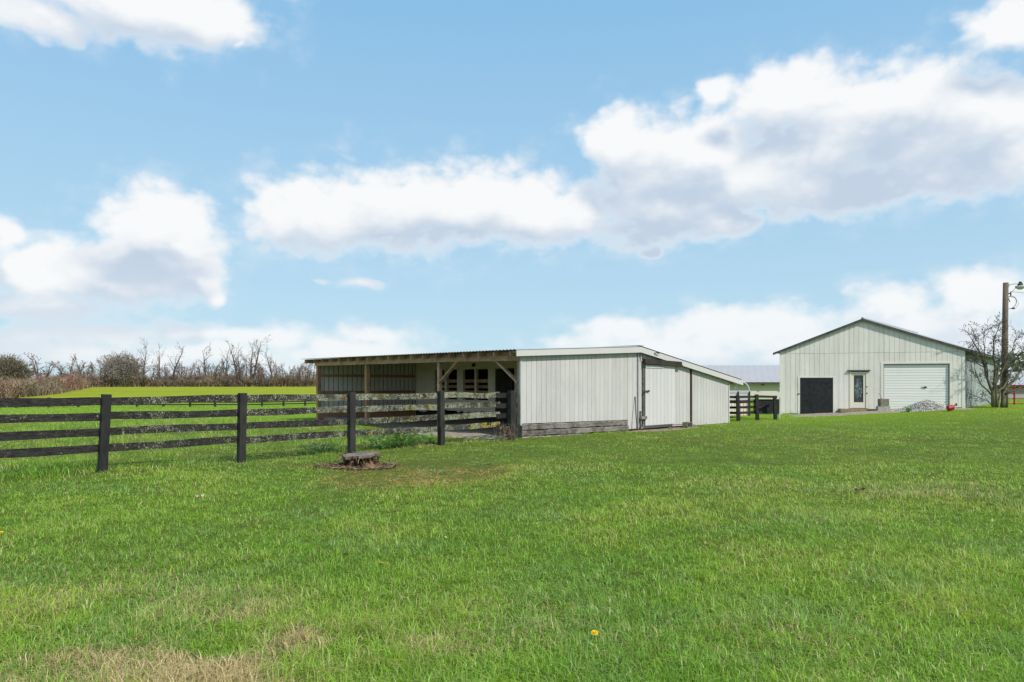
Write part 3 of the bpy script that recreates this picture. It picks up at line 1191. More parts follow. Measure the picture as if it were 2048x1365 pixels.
# black square door
bd = MB()
zb0 = bground(1.7) - 0.05
bd.panel([B(0.93, zb0, -0.03), B(2.50, zb0, -0.03), B(2.50, 1.86, -0.03), B(0.93, 1.86, -0.03)], BN, 0.05)
bd = tag(bd.build('black_door', M['black'], barn), 'flat black square door in the white barn front')
mb = MB()
mb.box(B(0.86, 1.02, 0.03), (0.10, 0.04, 0.05), (BU, BN, UP))
mb.build('door_hinge', M['rust'], bd)
mb = MB()
for (a, b_, z0, z1) in ((0.82, 0.925, zb0, 1.94), (2.505, 2.61, zb0, 1.94), (0.926, 2.504, 1.865, 1.94)):
    mb.panel([B(a, z0, 0.0), B(b_, z0, 0.0), B(b_, z1, 0.0), B(a, z1, 0.0)], BN, 0.03)
mb.build('door_frame', M['barn'], barn)
# entry door with a decorated glass
zdo = 0.30
fr = MB()
for (a, b_, z0, z1) in ((3.27, 3.36, zdo, 2.16), (4.04, 4.13, zdo, 2.16), (3.361, 4.039, 2.09, 2.16)):
    fr.panel([B(a, z0, -0.02), B(b_, z0, -0.02), B(b_, z1, -0.02), B(a, z1, -0.02)], BN, 0.05)
fr = fr.build('door_frame', M['cream'], barn)
ed = MB()
for (a, b_, z0, z1) in ((3.365, 3.48, zdo + .01, 2.085), (3.92, 4.035, zdo + .01, 2.085), (3.481, 3.919, zdo + .01, 0.60), (3.481, 3.919, 1.98, 2.085)):
    ed.panel([B(a, z0, -0.05), B(b_, z0, -0.05), B(b_, z1, -0.05), B(a, z1, -0.05)], BN, 0.045)
ed = ed.build('entry_door', M['cream'], barn)


def pane_mat():
    m, nt, b, pos, _ = new_mat('etched_glass')
    n = noise(nt, pos, 11, 4, 0.6, 1.5)
    cmid = B(3.70, 1.25)
    sp = nt.nodes.new('ShaderNodeSeparateXYZ')
    nt.links.new(pos, sp.inputs[0])
    dx = (V(nt, sp.outputs[0]) - cmid.x) * 5.5
    dz = (V(nt, sp.outputs[2]) - cmid.z) * 1.6
    r = (dx * dx + dz * dz).sqrt()
    k = r.step(1.05, 0.75) * n.step(0.46, 0.60) * 0.8
    c = mixc(nt, k, (0.045, 0.047, 0.05), (0.26, 0.31, 0.33))
    nt.links.new(c, b.inputs['Base Color'])
    b.inputs['Roughness'].default_value = 0.18
    b.inputs['Specular IOR Level'].default_value = 0.5
    return m


M['pane'] = pane_mat()
mb = MB()
mb.panel([B(3.481, 0.60, -0.045), B(3.919, 0.60, -0.045), B(3.919, 1.98, -0.045), B(3.481, 1.98, -0.045)], BN, 0.012)
mb.build('glass_pane', M['pane'], ed)
for z_ in (1.40, 1.07):
    mb = MB()
    mb.tube([B(4.075, z_, 0.0), B(4.075, z_, 0.05)], 0.03, 8)
    mb.build('door_handle', M['black'], ed)
mb = MB()
mb.box(B(3.70, 2.225, 0.05), (1.06, 0.12, 0.05), (BU, BN, UP))
mb.build('drip_cap', M['roof_dark'], barn)
# garage door of narrow slats
gd = MB()
zg0 = 0.26
gd.panel([B(4.84, zg0, -0.13), B(7.76, zg0, -0.13), B(7.76, 2.55, -0.13), B(4.84, 2.55, -0.13)], BN, 0.03)
gd = gd.build('garage_door', M['groove'], barn)
ns = 17
hs = (2.50 - zg0) / ns
for i in range(ns):
    z0 = zg0 + i * hs
    mb = MB()
    mb.panel([B(4.88, z0, -0.10), B(7.72, z0, -0.10), B(7.72, z0 + hs - 0.012, -0.10), B(4.88, z0 + hs - 0.012, -0.10)], BN, 0.024, 0.009)
    mb.build('slat', M['garage'], gd)
mb = MB()
mb.tube([B(6.72, 1.38, -0.08), B(6.72, 1.38, -0.03)], 0.045, 8)
mb.bar(B(6.55, 1.38, -0.05), B(6.80, 1.38, -0.05), 0.02, 0.025)
mb.build('handle', M['black'], gd)
mb = MB()
for (a, b_, z0, z1) in ((4.72, 4.838, 0.2, 2.64), (7.762, 7.88, 0.2, 2.64), (4.838, 7.762, 2.552, 2.64)):
    mb.panel([B(a, z0, 0.0), B(b_, z0, 0.0), B(b_, z1, 0.0), B(a, z1, 0.0)], BN, 0.028)
mb.build('door_frame', M['barn'], barn)
mb = MB()
mb.box(B(3.7, 0.20, 0.35), (1.9, 0.85, 0.16), (BU, BN, UP))
o = mb.build('door_step', M['slab'], loc=B(3.7, 0.1, 0.35))
tag(o, 'worn tan concrete step slab at the barn glass door', 'step')
c = B(4.4, 0, 1.4)
patch('gravel_apron', squarish(4.3, 1.25, 3), c.x, c.y, 4, 1.2, M['gravelly'], 0.02, math.atan2(BU.y, BU.x), label='thin tan gravel along the barn front')

# ------------------------------------------------------------------ long low buildings behind


def low_building(name, label, x0, x1, D, z_ridge, z_eave, z_ground, depth, wallm, roofm, skew=0.0, rise=None):
    X0, X1 = (x0 - 1024) / F_PX * D, (x1 - 1024) / F_PX * D
    t = thing(name, (X0, D, z_ground), label, 'building')
    n = Vector((0, -1, 0))
    mb = MB()
    mb.box(((X0 + X1) / 2, D + depth / 2, (z_ground + z_eave) / 2 - .15), (X1 - X0 - 0.3, depth, z_eave - z_ground + .3))
    mb.build('wall', wallm, t)
    mb = MB()
    cnt = int((X1 - X0) / 0.60)
    run = depth / 2
    corrug(mb, Vector((X0, D - .5, z_eave)), Vector((X1, D - .5, z_eave)), Vector((X1 + skew, D + run, z_ridge)), Vector((X0 + skew, D + run, z_ridge)), cnt, 0.008, UP, waves=1)
    corrug(mb, Vector((X0, D + depth + .5, z_eave)), Vector((X1, D + depth + .5, z_eave)), Vector((X1 + skew, D + run, z_ridge)), Vector((X0 + skew, D + run, z_ridge)), cnt, 0.008, UP, waves=1)
    mb.build('roof', roofm, t)
    mb = MB()
    mb.box(((X0 + X1) / 2, D - .42, z_eave - .12), (X1 - X0, 0.05, 0.10))
    mb.build('eave_board', M['roof_dark'], t)
    for k in range(int((X1 - X0) / 1.8)):
        mb = MB()
        mb.box((X0 + 0.9 + k * 1.8, D - .2, z_eave - .2), (0.12, 0.5, 0.14))
        mb.build('rafter', M['dark_wood'], t)
    return t


M['beige'] = painted('beige_wall', (0.66, 0.59, 0.52), (0.44, 0.38, 0.32), 0.5, 0.6, 0.8)
M['blue_tin'] = painted('grey_blue_tin', (0.36, 0.38, 0.40), (0.22, 0.22, 0.22), 0.6, 1.2, 0.5)
low_building('stable_building', 'long beige stable with a pale metal roof behind the black fence', 1340, 1700, 60, CAM_H + 1.75, CAM_H + 0.14, -0.6, 9.0, M['beige'], M['pale_roof'], 1.5)
low_building('pole_barn', 'grey tin barn with a pale roof behind the bare tree', 1975, 2300, 62, CAM_H + 1.15, CAM_H - 0.10, -0.3, 8.0, M['blue_tin'], M['pale_roof'], 1.0)

# white slatted stock trailer nose beyond the shed
tl = P(1440, 838, 32.0)
tr_root = thing('stock_trailer', (tl.x, tl.y, G(tl.x, tl.y)), 'old white slatted stock trailer with a hoop top behind the black fence', 'trailer')
tx0, tx1 = tl.x - 1.6, P(1500, 0, 32.0).x
tz = G(tl.x, tl.y)
mb = MB()
mb.box(((tx0 + tx1) / 2, 33.0, tz + 0.62), (tx1 - tx0 - .06, 1.8, 1.0))
body = mb.build('body', M['groove'], tr_root)
nsl = 22
for k in range(nsl):
    mb = MB()
    xa = tx0 + (tx1 - tx0) * k / nsl
    xb = tx0 + (tx1 - tx0) * (k + 1) / nsl - 0.02
    mb.panel([(xa, 32.09, tz + 0.12 + .02 * random.random()), (xb, 32.09, tz + 0.12), (xb, 32.09, tz + 0.80), (xa, 32.09, tz + 0.80)], (0, -1, 0), 0.03)
    mb.build('slat', M['stall'], body)
mb = MB()
mb.box(((tx0 + tx1) / 2, 32.05, tz + 1.25), (tx1 - tx0 + .05, 0.08, 0.09))
mb.build('top_rail', M['white'], tr_root)
mb = MB()
mb.box(((tx0 + tx1) / 2, 32.07, tz + 1.02), (tx1 - tx0, 0.05, 0.34))
mb.build('upper_panel', M['white_door'], tr_root)
for (xa, m_) in ((tx1 - .02, 'dark_wood'), (tx1 - 0.55, 'dark_wood')):
    mb = MB()
    mb.box((xa, 32.03, tz + 0.68), (0.07, 0.07, 1.15))
    mb.build('stake', M[m_], tr_root)
mb = MB()
pts = [Vector((tx1 - 0.02, 32.05, tz + 1.28))]
for k in range(9):
    a = math.pi / 2 * k / 8
    pts.append(Vector((tx1 - 0.45 + 0.42 * math.cos(a), 32.05, tz + 1.33 + 0.38 * math.sin(a))))
pts.append(Vector((tx0, 32.05, tz + 1.71)))
mb.tube(pts, 0.035, 6)
mb.build('hoop', M['white'], tr_root)
mb = MB()
pts = [Vector((tx1 - 0.62 + 0.0, 32.2, tz + 1.28))]
for k in range(7):
    a = math.pi / 2 * k / 6
    pts.append(Vector((tx1 - 0.30 - 0.32 * math.cos(a), 32.2, tz + 1.33 + 0.36 * math.sin(a))))
mb.tube(pts, 0.02, 6)
mb.build('hoop', M['galv'], tr_root)
for xa in (tx0 + .7, tx0 + 1.5):
    mb = MB()
    mb.tube([(xa, 32.1, tz + .25), (xa, 32.32, tz + .25)], 0.25, 16)
    mb.build('wheel', M['black'], tr_root)


# ------------------------------------------------------------------ fences
def fence_rail(mb, a, b, h, th, wob=0.006, nseg=8, drop=None):
    d = (b - a)
    d.z = 0
    d.normalize()
    n = Vector((d.y, -d.x, 0))
    base = len(mb.v)
    for i in range(nseg + 1):
        f = i / nseg
        p = a.lerp(b, f)
        dz = wob * math.sin(f * 5 + a.z * 9 + a.x) + (drop(f) if drop else 0)
        hh = h * (1 + 0.05 * math.sin(f * 9 + a.z * 5))
        for (o, u) in ((-th / 2, -hh / 2), (th / 2, -hh / 2), (th / 2, hh / 2), (-th / 2, hh / 2)):
            mb.v.append(tuple(p + n * o + UP * (u + dz)))
    for i in range(nseg):
        for k in range(4):
            k2 = (k + 1) % 4
            mb.f.append((base + i * 4 + k, base + (i + 1) * 4 + k, base + (i + 1) * 4 + k2, base + i * 4 + k2))
    mb.f.append((base, base + 1, base + 2, base + 3))
    e = base + nseg * 4
    mb.f.append((e + 3, e + 2, e + 1, e))


posts = [(-173, 10.15), (203, 11.9), (482, 13.62), (703, 15.4), (883, 17.2), (1022, 19.0)]
pp = [Vector(((px - 1024) / F_PX * D, D, 0)) for px, D in posts]
lean = [0, 0.085, 0.03, 0.0, -0.02, 0.0]
f0 = thing('board_fence', (pp[1].x, pp[1].y, G(pp[1].x, pp[1].y)), 'black four board paddock fence crusted with pale lichen', 'fence')
fd = (pp[-1] - pp[1]).normalized()
fn = Vector((fd.y, -fd.x, 0))
for i, p in enumerate(pp):
    g = G(p.x, p.y)
    mb = MB()
    a, b_ = p + UP * (g - 0.25), p + UP * (1.365) + Vector((lean[i], 0, 0))
    w = 0.135
    mb.bar(a, b_, w, w, fn)
    # worn sloping cap
    mb.v[-8:] = mb.v[-8:]
    mb.build('post', M['black_wood'], f0)
RZ = [1.25, 0.972, 0.70, 0.42]
for i in range(len(pp) - 1):
    for k, z in enumerate(RZ):
        a, b_ = pp[i].copy(), pp[i + 1].copy()
        a = a - fn * 0.09
        b_ = b_ - fn * 0.09
        a.z = z + random.uniform(-.012, .012)
        b_.z = z + random.uniform(-.012, .012)
        if i == 4:
            b_ = a.lerp(b_, 0.86)
            b_.z += 0.02
        if i == 3: pass
        mb = MB()
        dr_ = (lambda f: 0.035 * math.sin(f * 6.28) - 0.02) if (i == 4 and k == 0) else None
        fence_rail(mb, a + fd * 0.004, b_ - fd * 0.004, 0.138, 0.028, 0.008, 8, dr_)
        mb.build('rail', M['fence'], f0)
# dark splice boards on to the shed corner
cnr = S(0.0, 0.10, 0)
for z in (1.23, 0.94, 0.66, 0.36):
    mb = MB()
    a = pp[-2].lerp(pp[-1], 0.80) - fn * 0.055
    b_ = Vector((cnr.x - 0.03, cnr.y - 0.02, 0))
    a.z = z
    b_.z = z
    fence_rail(mb, a, b_, 0.13, 0.026, 0.004, 3)
    mb.build('rail', M['black_wood'], f0)
mb = MB()
pA = Vector((cnr.x - 0.12, cnr.y - 0.12, 0))
mb.bar(pA + UP * -.2, pA + UP * 1.25, 0.10, 0.10, fn)
mb.build('post', M['black_wood'], f0)

# far paddock fence
fx = [(-35, 53), (33, 55), (98, 57), (157.5, 59.3)]
far_cols = [-32, 33, 98, 157, 217, 274, 327, 380, 430, 479, 524, 567, 610, 652]
ff = None
fp = []
for i, cx in enumerate(far_cols):
    D = 53.5 + 24 * i / (len(far_cols) - 1) + 2.0 * (i / 13) ** 2
    X = (cx - 1024) / F_PX * D
    fp.append(Vector((X, D, G(X, D))))
ff = thing('paddock_fence', tuple(fp[0]), 'low black plank fence across the far pasture', 'fence')
for i, p in enumerate(fp):
    mb = MB()
    mb.box(p + UP * 0.38, (0.17, 0.17, 0.95))
    mb.build('post', M['black_wood'], ff)
    if i:
        for z in (0.26, 0.50, 0.74):
            mb = MB()
            a, b_ = fp[i - 1] + UP * (z), p + UP * (z)
            mb.bar(a + Vector((0, .1, 0)), b_ + Vector((0, .1, 0)), 0.05, 0.13)
            mb.build('rail', M['black_wood'], ff)

# black fence between shed and barn
cf = [(1420, 30.2), (1477, 29.6), (1515, 30.0), (1551, 30.6)]
cp = []
for cx, D in cf:
    X = (cx - 1024) / F_PX * D
    cp.append(Vector((X, D, G(X, D))))
bf = thing('corral_fence', tuple(cp[1]), 'short black board fence between the shed and the barn', 'fence')
for i, p in enumerate(cp):
    mb = MB()
    mb.bar(p + UP * -.15, p + UP * (1.13 if i < 3 else 1.02) + Vector((-0.04, 0, 0)), 0.13, 0.13, Vector((0, 1, 0)))
    mb.build('post', M['black_wood'], bf)
    if i:
        for z in ((1.03, 0.81, 0.58, 0.34) if i < 3 else (1.03,)):
            mb = MB()
            fence_rail(mb, cp[i - 1] + UP * z + Vector((0, .09, 0)), p + UP * z + Vector((0.0 if i < 3 else .1, .09, 0)), 0.105, 0.03, 0.005, 4)
            mb.build('rail', M['black_wood'], bf)
ga = P(1507, 0, 31.0)
gb_ = P(1558, 0, 31.0)
zg = G(ga.x, ga.y)
gt = MB()
gt.box(((ga.x + gb_.x) / 2, 31.0, zg + 0.58), (gb_.x - ga.x, 0.04, 0.62))
gt = gt.build('black_gate', M['black'], loc=((ga.x + gb_.x) / 2, 31.0, zg))
tag(gt, 'solid black panel gate behind the short corral fence', 'gate')
mb = MB()
mb.bar((ga.x + 0.05, 30.965, zg + 0.27), (gb_.x - 0.05, 30.965, zg + 0.27), 0.03, 0.06)
mb.bar((ga.x + 0.05, 30.965, zg + 0.87), (gb_.x - 0.05, 30.965, zg + 0.87), 0.03, 0.04)
mb.build('gate_frame', M['black_wood'], gt)
mb = MB()
for (dx, dz, L, an) in ((0.26, 0.50, 0.09, 0.9), (0.32, 0.52, 0.10, -0.8), (0.38, 0.55, 0.08, 0.5), (0.42, 0.62, 0.06, 1.2)):
    a = Vector((ga.x + dx, 30.972, zg + dz))
    mb.bar(a, a + Vector((math.cos(an) * L * .7, 0, math.sin(an) * L * .7)), 0.008, 0.012)
mb.build('pale_scuff', M['concrete_old'], gt)
wp = P(1559, 0, 31.5)
mb = MB()
mb.bar((wp.x, 31.5, G(wp.x, 31.5) - .1), (wp.x + .03, 31.5, G(wp.x, 31.5) + 1.0), 0.05, 0.05, Vector((0, 1, 0)))
o = mb.build('gate_stake', M['white'], loc=(wp.x, 31.5, G(wp.x, 31.5)))
tag(o, 'thin white stake standing beside the black panel gate', 'stake')

# red tube gate beyond the tree
rg0, rg1 = P(2012, 0, 40), P(2130, 0, 40)
zr0 = G(rg0.x, 40) - 0.03
rgt = thing('red_gate', (rg0.x, 40, zr0), 'red tube livestock gate beyond the utility pole', 'gate')
for z in (0.12, 0.40, 0.68, 0.92, 1.18):
    mb = MB()
    mb.tube([(rg0.x, 40, zr0 + z), (rg1.x, 40, zr0 + z)], 0.024, 6)
    mb.build('bar', M['red_gate'], rgt)
for px in (2012, 2028, 2070):
    mb = MB()
    x_ = P(px, 0, 40).x
    mb.tube([(x_, 39.97, zr0 - .05), (x_, 39.97, zr0 + 1.22)], 0.045 if px == 2028 else .03, 6)
    mb.build('upright', M['red_gate'], rgt)

# ------------------------------------------------------------------ utility pole with yard lamp
pb = P(2009, 813, 34.3)
pz = G(pb.x, pb.y)
ptop = P(2011.5, 566, 34.3)
up_ = thing('utility_pole', (pb.x, pb.y, pz), 'brown timber utility pole with a yard lamp and cable loop', 'utility pole')
mb = MB()
mb.tube([(pb.x, pb.y, pz - .3), (pb.x + .01, pb.y, pz + 2), (pb.x + .03, pb.y, pz + 4.2), tuple(ptop)], [0.155, 0.145, 0.13, 0.118], 14)
mb.build('pole', M['pole'], up_, smooth=True)
k_ = 34.3 / F_PX


def PP(zx, zy, dy=0.0):
    p = P(1880 + zx / 4.875, 550 + zy / 4.875, 34.3)
    return p + Vector((0, dy, 0))


mb = MB()
mb.tube([PP(655, 103), PP(680, 98), PP(720, 88), PP(775, 90)], 0.022, 6)
mb.box(PP(660, 104), (0.10, 0.12, 0.16))
mb.build('lamp_arm', M['galv'], up_)
mb = MB()
mb.tube([PP(783, 66), PP(783, 80), PP(783, 92), PP(783, 106)], [0.05, 0.085, 0.11, 0.13], 12)
lm = mb.build('lamp_head', M['rust'], up_)
mb = MB()
mb.tube([PP(781, 108), PP(781, 118), PP(781, 132), PP(781, 143)], [0.21, 0.22, 0.17, 0.09], 16)
mb.build('lamp_lens', M['lens'], lm)
mb = MB()
mb.tube([PP(650, 182), PP(690, 184)], 0.035, 8)
mb.tube([PP(690, 165), PP(690, 205)], 0.03, 8)
mb.tube([PP(655, 120), PP(650, 140), PP(640, 160)], 0.02, 5)
mb.build('insulator', M['rust'], up_)
mb = MB()
pts = []
for i in range(15):
    a = R(130) - R(265) * i / 14
    pts.append(PP(690 + 60 * math.cos(a), 270 - 60 * math.sin(a), -0.1 + 0.02 * i))
mb.tube(pts, 0.014, 5)
mb.tube([PP(655, 215), PP(672, 240), PP(683, 268)], 0.02, 5)
mb.tube([PP(690, 170), PP(712, 158), PP(735, 130), PP(765, 108)], 0.009, 4)
mb.tube([PP(665, 210), PP(735, 225), PP(770, 280), PP(740, 325)], 0.008, 4)
mb.box(PP(715, 328), (0.14, 0.06, 0.07))
mb.build('cable_loop', M['black'], up_)
mb = MB()
mb.tube([PP(692, 165), PP(760, 170), PP(830, 180), PP(1100, 205), PP(1900, 230)], 0.010, 4)
mb.build('service_wire', M['black'], up_)
mb = MB()
mb.box(P(2013, 748, 34.08), (0.14, 0.12, 0.22))
mb.build('meter_box', M['rust'], up_)


# ------------------------------------------------------------------ vegetation helpers
def mesh_np(name, verts, faces_flat, loop_tot, tint, m, parent=None, org=(0, 0, 0)):
    me = bpy.data.meshes.new(name)
    v = np.asarray(verts, np.float32) - np.asarray(org, np.float32)
    me.vertices.add(len(v))
    me.vertices.foreach_set('co', v.reshape(-1))
    me.loops.add(len(faces_flat))
    me.loops.foreach_set('vertex_index', np.asarray(faces_flat, np.int32))
    lt = np.asarray(loop_tot, np.int32)
    me.polygons.add(len(lt))
    ls = np.concatenate([[0], np.cumsum(lt)[:-1]]).astype(np.int32)
    me.polygons.foreach_set('loop_start', ls)
    me.update(calc_edges=True)
    if tint is not None:
        a = me.attributes.new('tint', 'FLOAT_COLOR', 'POINT')
        c4 = np.ones((len(v), 4), np.float32)
        c4[:, :3] = tint
        a.data.foreach_set('color', c4.reshape(-1))
    me.materials.append(m)
    o = bpy.data.objects.new(name, me)
    COL.objects.link(o)
    if parent:
        o.parent = parent
    else:
        o.location = org
    ORG[o.name] = Vector(org)
    return o


class Sticks:
    """many thin tapered three-sided twigs and small leaf cards, gathered for one mesh with a tint per vertex"""
    def __init__(s):
        s.v, s.t, s.f = [], [], []

    def stick(s, a, b, ra, rb, col, n=3):
        d = b - a
        L = d.length
        if L < 1e-6: return
        d = d / L
        u = d.cross(Vector((0.31, 0.52, 0.79)))
        if u.length < 0.05: u = d.cross(Vector((1, 0, 0)))
        u.normalize()
        w = d.cross(u)
        k = len(s.v)
        for (p, r) in ((a, ra), (b, rb)):
            for i in range(n):
                q = 6.2832 * i / n
                s.v.append(p + (u * math.cos(q) + w * math.sin(q)) * r)
                s.t.append(col)
        for i in range(n):
            j = (i + 1) % n
            s.f.append((k + i, k + j, k + n + j, k + n + i))

    def leaf(s, p, d, size, col):
        d = d.normalized()
        u = d.cross(Vector((random.uniform(-1, 1), random.uniform(-1, 1), random.uniform(-1, 1))))
        if u.length < 1e-3: return
        u.normalize()
        k = len(s.v)
        s.v += [p, p + d * size * .5 + u * size * .28, p + d * size, p + d * size * .5 - u * size * .28]
        s.t += [col] * 4
        s.f.append((k, k + 1, k + 2, k + 3))

    def build(s, name, m, parent=None, org=None):
        org = ORG[parent.name] if parent is not None else Vector(org or (0, 0, 0))
        flat = [i for f in s.f for i in f]
        return mesh_np(name, [tuple(v) for v in s.v], flat, [len(f) for f in s.f], np.array(s.t, np.float32), m, parent, tuple(org))


def rvec(sd=1.0):
    return Vector((random.gauss(0, sd), random.gauss(0, sd), random.gauss(0, sd)))


def grow(st, p, d, L, r, depth, cfg, col):
    """branch: a bent run of sticks with side shoots"""
    n = cfg.get('seg', 4)
    q = p.copy()
    step = L / n
    for i in range(n):
        d2 = (d + rvec(cfg['bend']) + Vector((0, 0, cfg['up']))).normalized()
        e = q + d2 * step
        ra = r * (1 - 0.75 * i / n)
        rb = r * (1 - 0.75 * (i + 1) / n)
        st.stick(q, e, max(ra, cfg['rmin']), max(rb, cfg['rmin']), col)
        if depth > 0 and i >= cfg.get('bare', 0):
            for _ in range(cfg['kids'][depth]):
                a = rvec(1)
                a = (a - d2 * a.dot(d2))
                if a.length < 1e-3: continue
                a.normalize()
                dd = (d2 * cfg['fwd'] + a * cfg['out']).normalized()
                grow(st, q.lerp(e, random.random()), dd, L * random.uniform(cfg['len'][0], cfg['len'][1]), max(rb * 0.6, cfg['rmin']), depth - 1, dict(cfg, bare=0, seg=max(2, n - 1)), col)
        if depth <= cfg.get('leaf_depth', -1):
            for _ in range(cfg.get('leaves', 1)):
                if random.random() < cfg.get('leaf_p', 0.5):
                    st.leaf(q.lerp(e, random.random()), (d2 + rvec(.8)), cfg['leaf_size'] * random.uniform(.6, 1.3), random.choice(cfg['leaf_cols']))
        q, d = e, d2


BARK_COLS = [(0.15, 0.12, 0.10), (0.18, 0.14, 0.115), (0.13, 0.11, 0.095)]


def bare_tree(name, X, D, H, label, group=None, spread=0.55, kind='tall', col=(0.10, 0.082, 0.07), leafcols=None, stems=1, z=None):
    z = G(X, D) if z is None else z
    t = thing(name, (X, D, z), label, 'tree', group)
    base = Vector((X, D, z))
    # trunk with forks
    mb = MB()
    st = Sticks()
    for sidx in range(stems):
        ang = random.uniform(0, 6.28)
        ln = Vector((math.cos(ang), math.sin(ang), 0)) * (0.0 if stems == 1 else random.uniform(.1, .35))
        ht = H * (random.uniform(.8, 1.0) if stems > 1 else 1.0)
        pts, rad = [], []
        q = base + Vector((0, 0, -0.3))
        n = 8
        r0 = 0.020 * ht + 0.09
        d = (Vector((random.gauss(0, .05), random.gauss(0, .05), 1)) + ln).normalized()
        for i in range(n + 1):
            pts.append(q.copy())
            rad.append(max(r0 * (1 - i / n) ** 0.8, 0.03))
            d = (d + rvec(0.07) + Vector((0, 0, .06))).normalized()
            q = q + d * (ht * 0.92 / n)
        mb.tube(pts, rad, 6)
        cfg = dict(bend=0.17, up=0.06, kids=[0, 1, 1, 2], fwd=0.75, out=spread, len=(0.38, 0.62), rmin=0.022, seg=4, bare=0,
                   leaf_depth=0 if leafcols else -1, leaf_p=0.16 if kind == 'tall' else 0.35, leaves=1, leaf_size=0.30, leaf_cols=leafcols or [(0, 0, 0)])
        nb_ = 8 if kind == 'tall' else 9
        for i in range(nb_):
            f = (0.32 if kind == 'tall' else 0.16) + (0.97 - (0.32 if kind == 'tall' else 0.16)) * i / (nb_ - 1)
            k = min(int(f * n), n - 1)
            p = pts[k].lerp(pts[k + 1], f * n - k)
            a = random.uniform(0, 6.28)
            dd = Vector((math.cos(a) * spread * 1.3, math.sin(a) * spread * 1.3, random.uniform(.6, 1.2))).normalized()
            grow(st, p, dd, ht * random.uniform(.22, .36) * (1.15 - 0.55 * f), max(rad[k] * .55, .03), 2, cfg, col)
    mb.build('trunk', M['bark'], t, smooth=True)
    st.build('crown', M['twig'], t)
    return t


def hx(px, D):
    return (px - 1024) / F_PX * D


# tall bare trees of the far hedgerow
tall = [
    (287, 684, 214, 'tall bare tree with a forked crown beside the dome shaped tree', 0.55, 1),
    (312, 694, 221, 'slender bare tree between two taller bare trees in the hedgerow', 0.45, 1),
    (345, 686, 212, 'broad bare tree with wide spreading limbs in the far hedgerow', 0.7, 1),
    (412, 692, 216, 'bare tree with an upright brush of branches in mid hedgerow', 0.5, 1),
    (449, 700, 222, 'single thin bare stem rising from the hedgerow', 0.25, 1),
    (484, 680, 211, 'leaning bare tree just beside the tallest tree', 0.5, 2),
    (505, 667, 218, 'tallest bare tree of the far hedgerow', 0.6, 2),
    (546, 696, 217, 'bare slim tree close to the shed roof end', 0.4, 1),
]
random.seed(21)
for (px, py, D, lab, spd, stm) in tall:
    X = hx(px, D)
    H = CAM_H - (py - HOR) / F_PX * D - G(X, D)
    bare_tree('bare_tree', X, D, H, lab, None, spd, 'tall', random.choice(BARK_COLS), [(0.13, 0.075, 0.05), (0.10, 0.06, 0.045)], stm)

# smaller hedgerow trees: a few kinds, copied
RED = [(0.32, 0.15, 0.10), (0.27, 0.17, 0.12), (0.22, 0.14, 0.10)]
protos = []
random.seed(5)
for k in range(5):
    protos.append(bare_tree('hedgerow_tree', 0, 0, 7.4, 'small bare brown hedgerow tree at the far field edge', 'small bare trees of the far hedgerow', 0.65, 'small',
                            random.choice([(0.20, 0.15, 0.115), (0.19, 0.145, 0.12), (0.25, 0.16, 0.125)]), RED, 1 + k % 3, z=0.0))
cols = [140, 158, 175, 193, 211, 226, 266, 281, 300, 322, 332, 358, 371, 384, 396, 405, 425, 437, 458, 470, 494, 516, 527, 538, 556, 566, 577, 588, 598, 608, 618, 627, 12, 30, 50, 290, 312, 341, 350, 366, 390, 400, 417, 431, 444, 451, 464, 477, 484, 500, 506, 521, 533, 547, 552, 561, 572, 583, 593, 603, 613, 622, 148, 166, 184, 202]
small = []
for i, px in enumerate(cols):
    o = protos[i % 5] if i < 5 else copy_tree(protos[i % 5])
    D = 207 + (i * 37 % 23)
    X = hx(px, D)
    o.location = (X, D, G(X, D))
    o.rotation_euler = (0, 0, i * 2.1)
    small.append((px + i * 1e-4, o))
    s = random.uniform(.82, 1.18) * (0.95 if px > 550 else 1.05)
    o.scale = (s, s, s * random.uniform(.95, 1.15))
    ORG[o.name] = Vector(o.location)


marks = [(-60, 'picture edge'), (77, 'red shrub tree'), (122, 'low shrub tree'), (243, 'dome tree'), (287, 'forked tall tree'), (312, 'slender tree'), (345, 'broad tree'),
         (412, 'upright tree'), (449, 'thin stem'), (484, 'leaning tree'), (505, 'tallest tree'), (546, 'slim tree'), (630, 'shed roof')]
ORD = ['first', 'second', 'third', 'fourth', 'fifth', 'sixth', 'seventh', 'eighth', 'ninth', 'tenth', 'eleventh', 'twelfth', 'thirteenth', 'fourteenth', 'fifteenth', 'sixteenth', 'seventeenth', 'eighteenth', 'nineteenth', 'twentieth', 'last']
for (ma, na), (mb_, nb2_) in zip(marks[:-1], marks[1:]):
    inside = sorted((c, o) for c, o in small if ma <= c < mb_)
    for k, (c, o) in enumerate(inside):
        o['label'] = '%s small bare hedgerow tree from the %s towards the %s' % (ORD[min(k, 20)], na, nb2_)


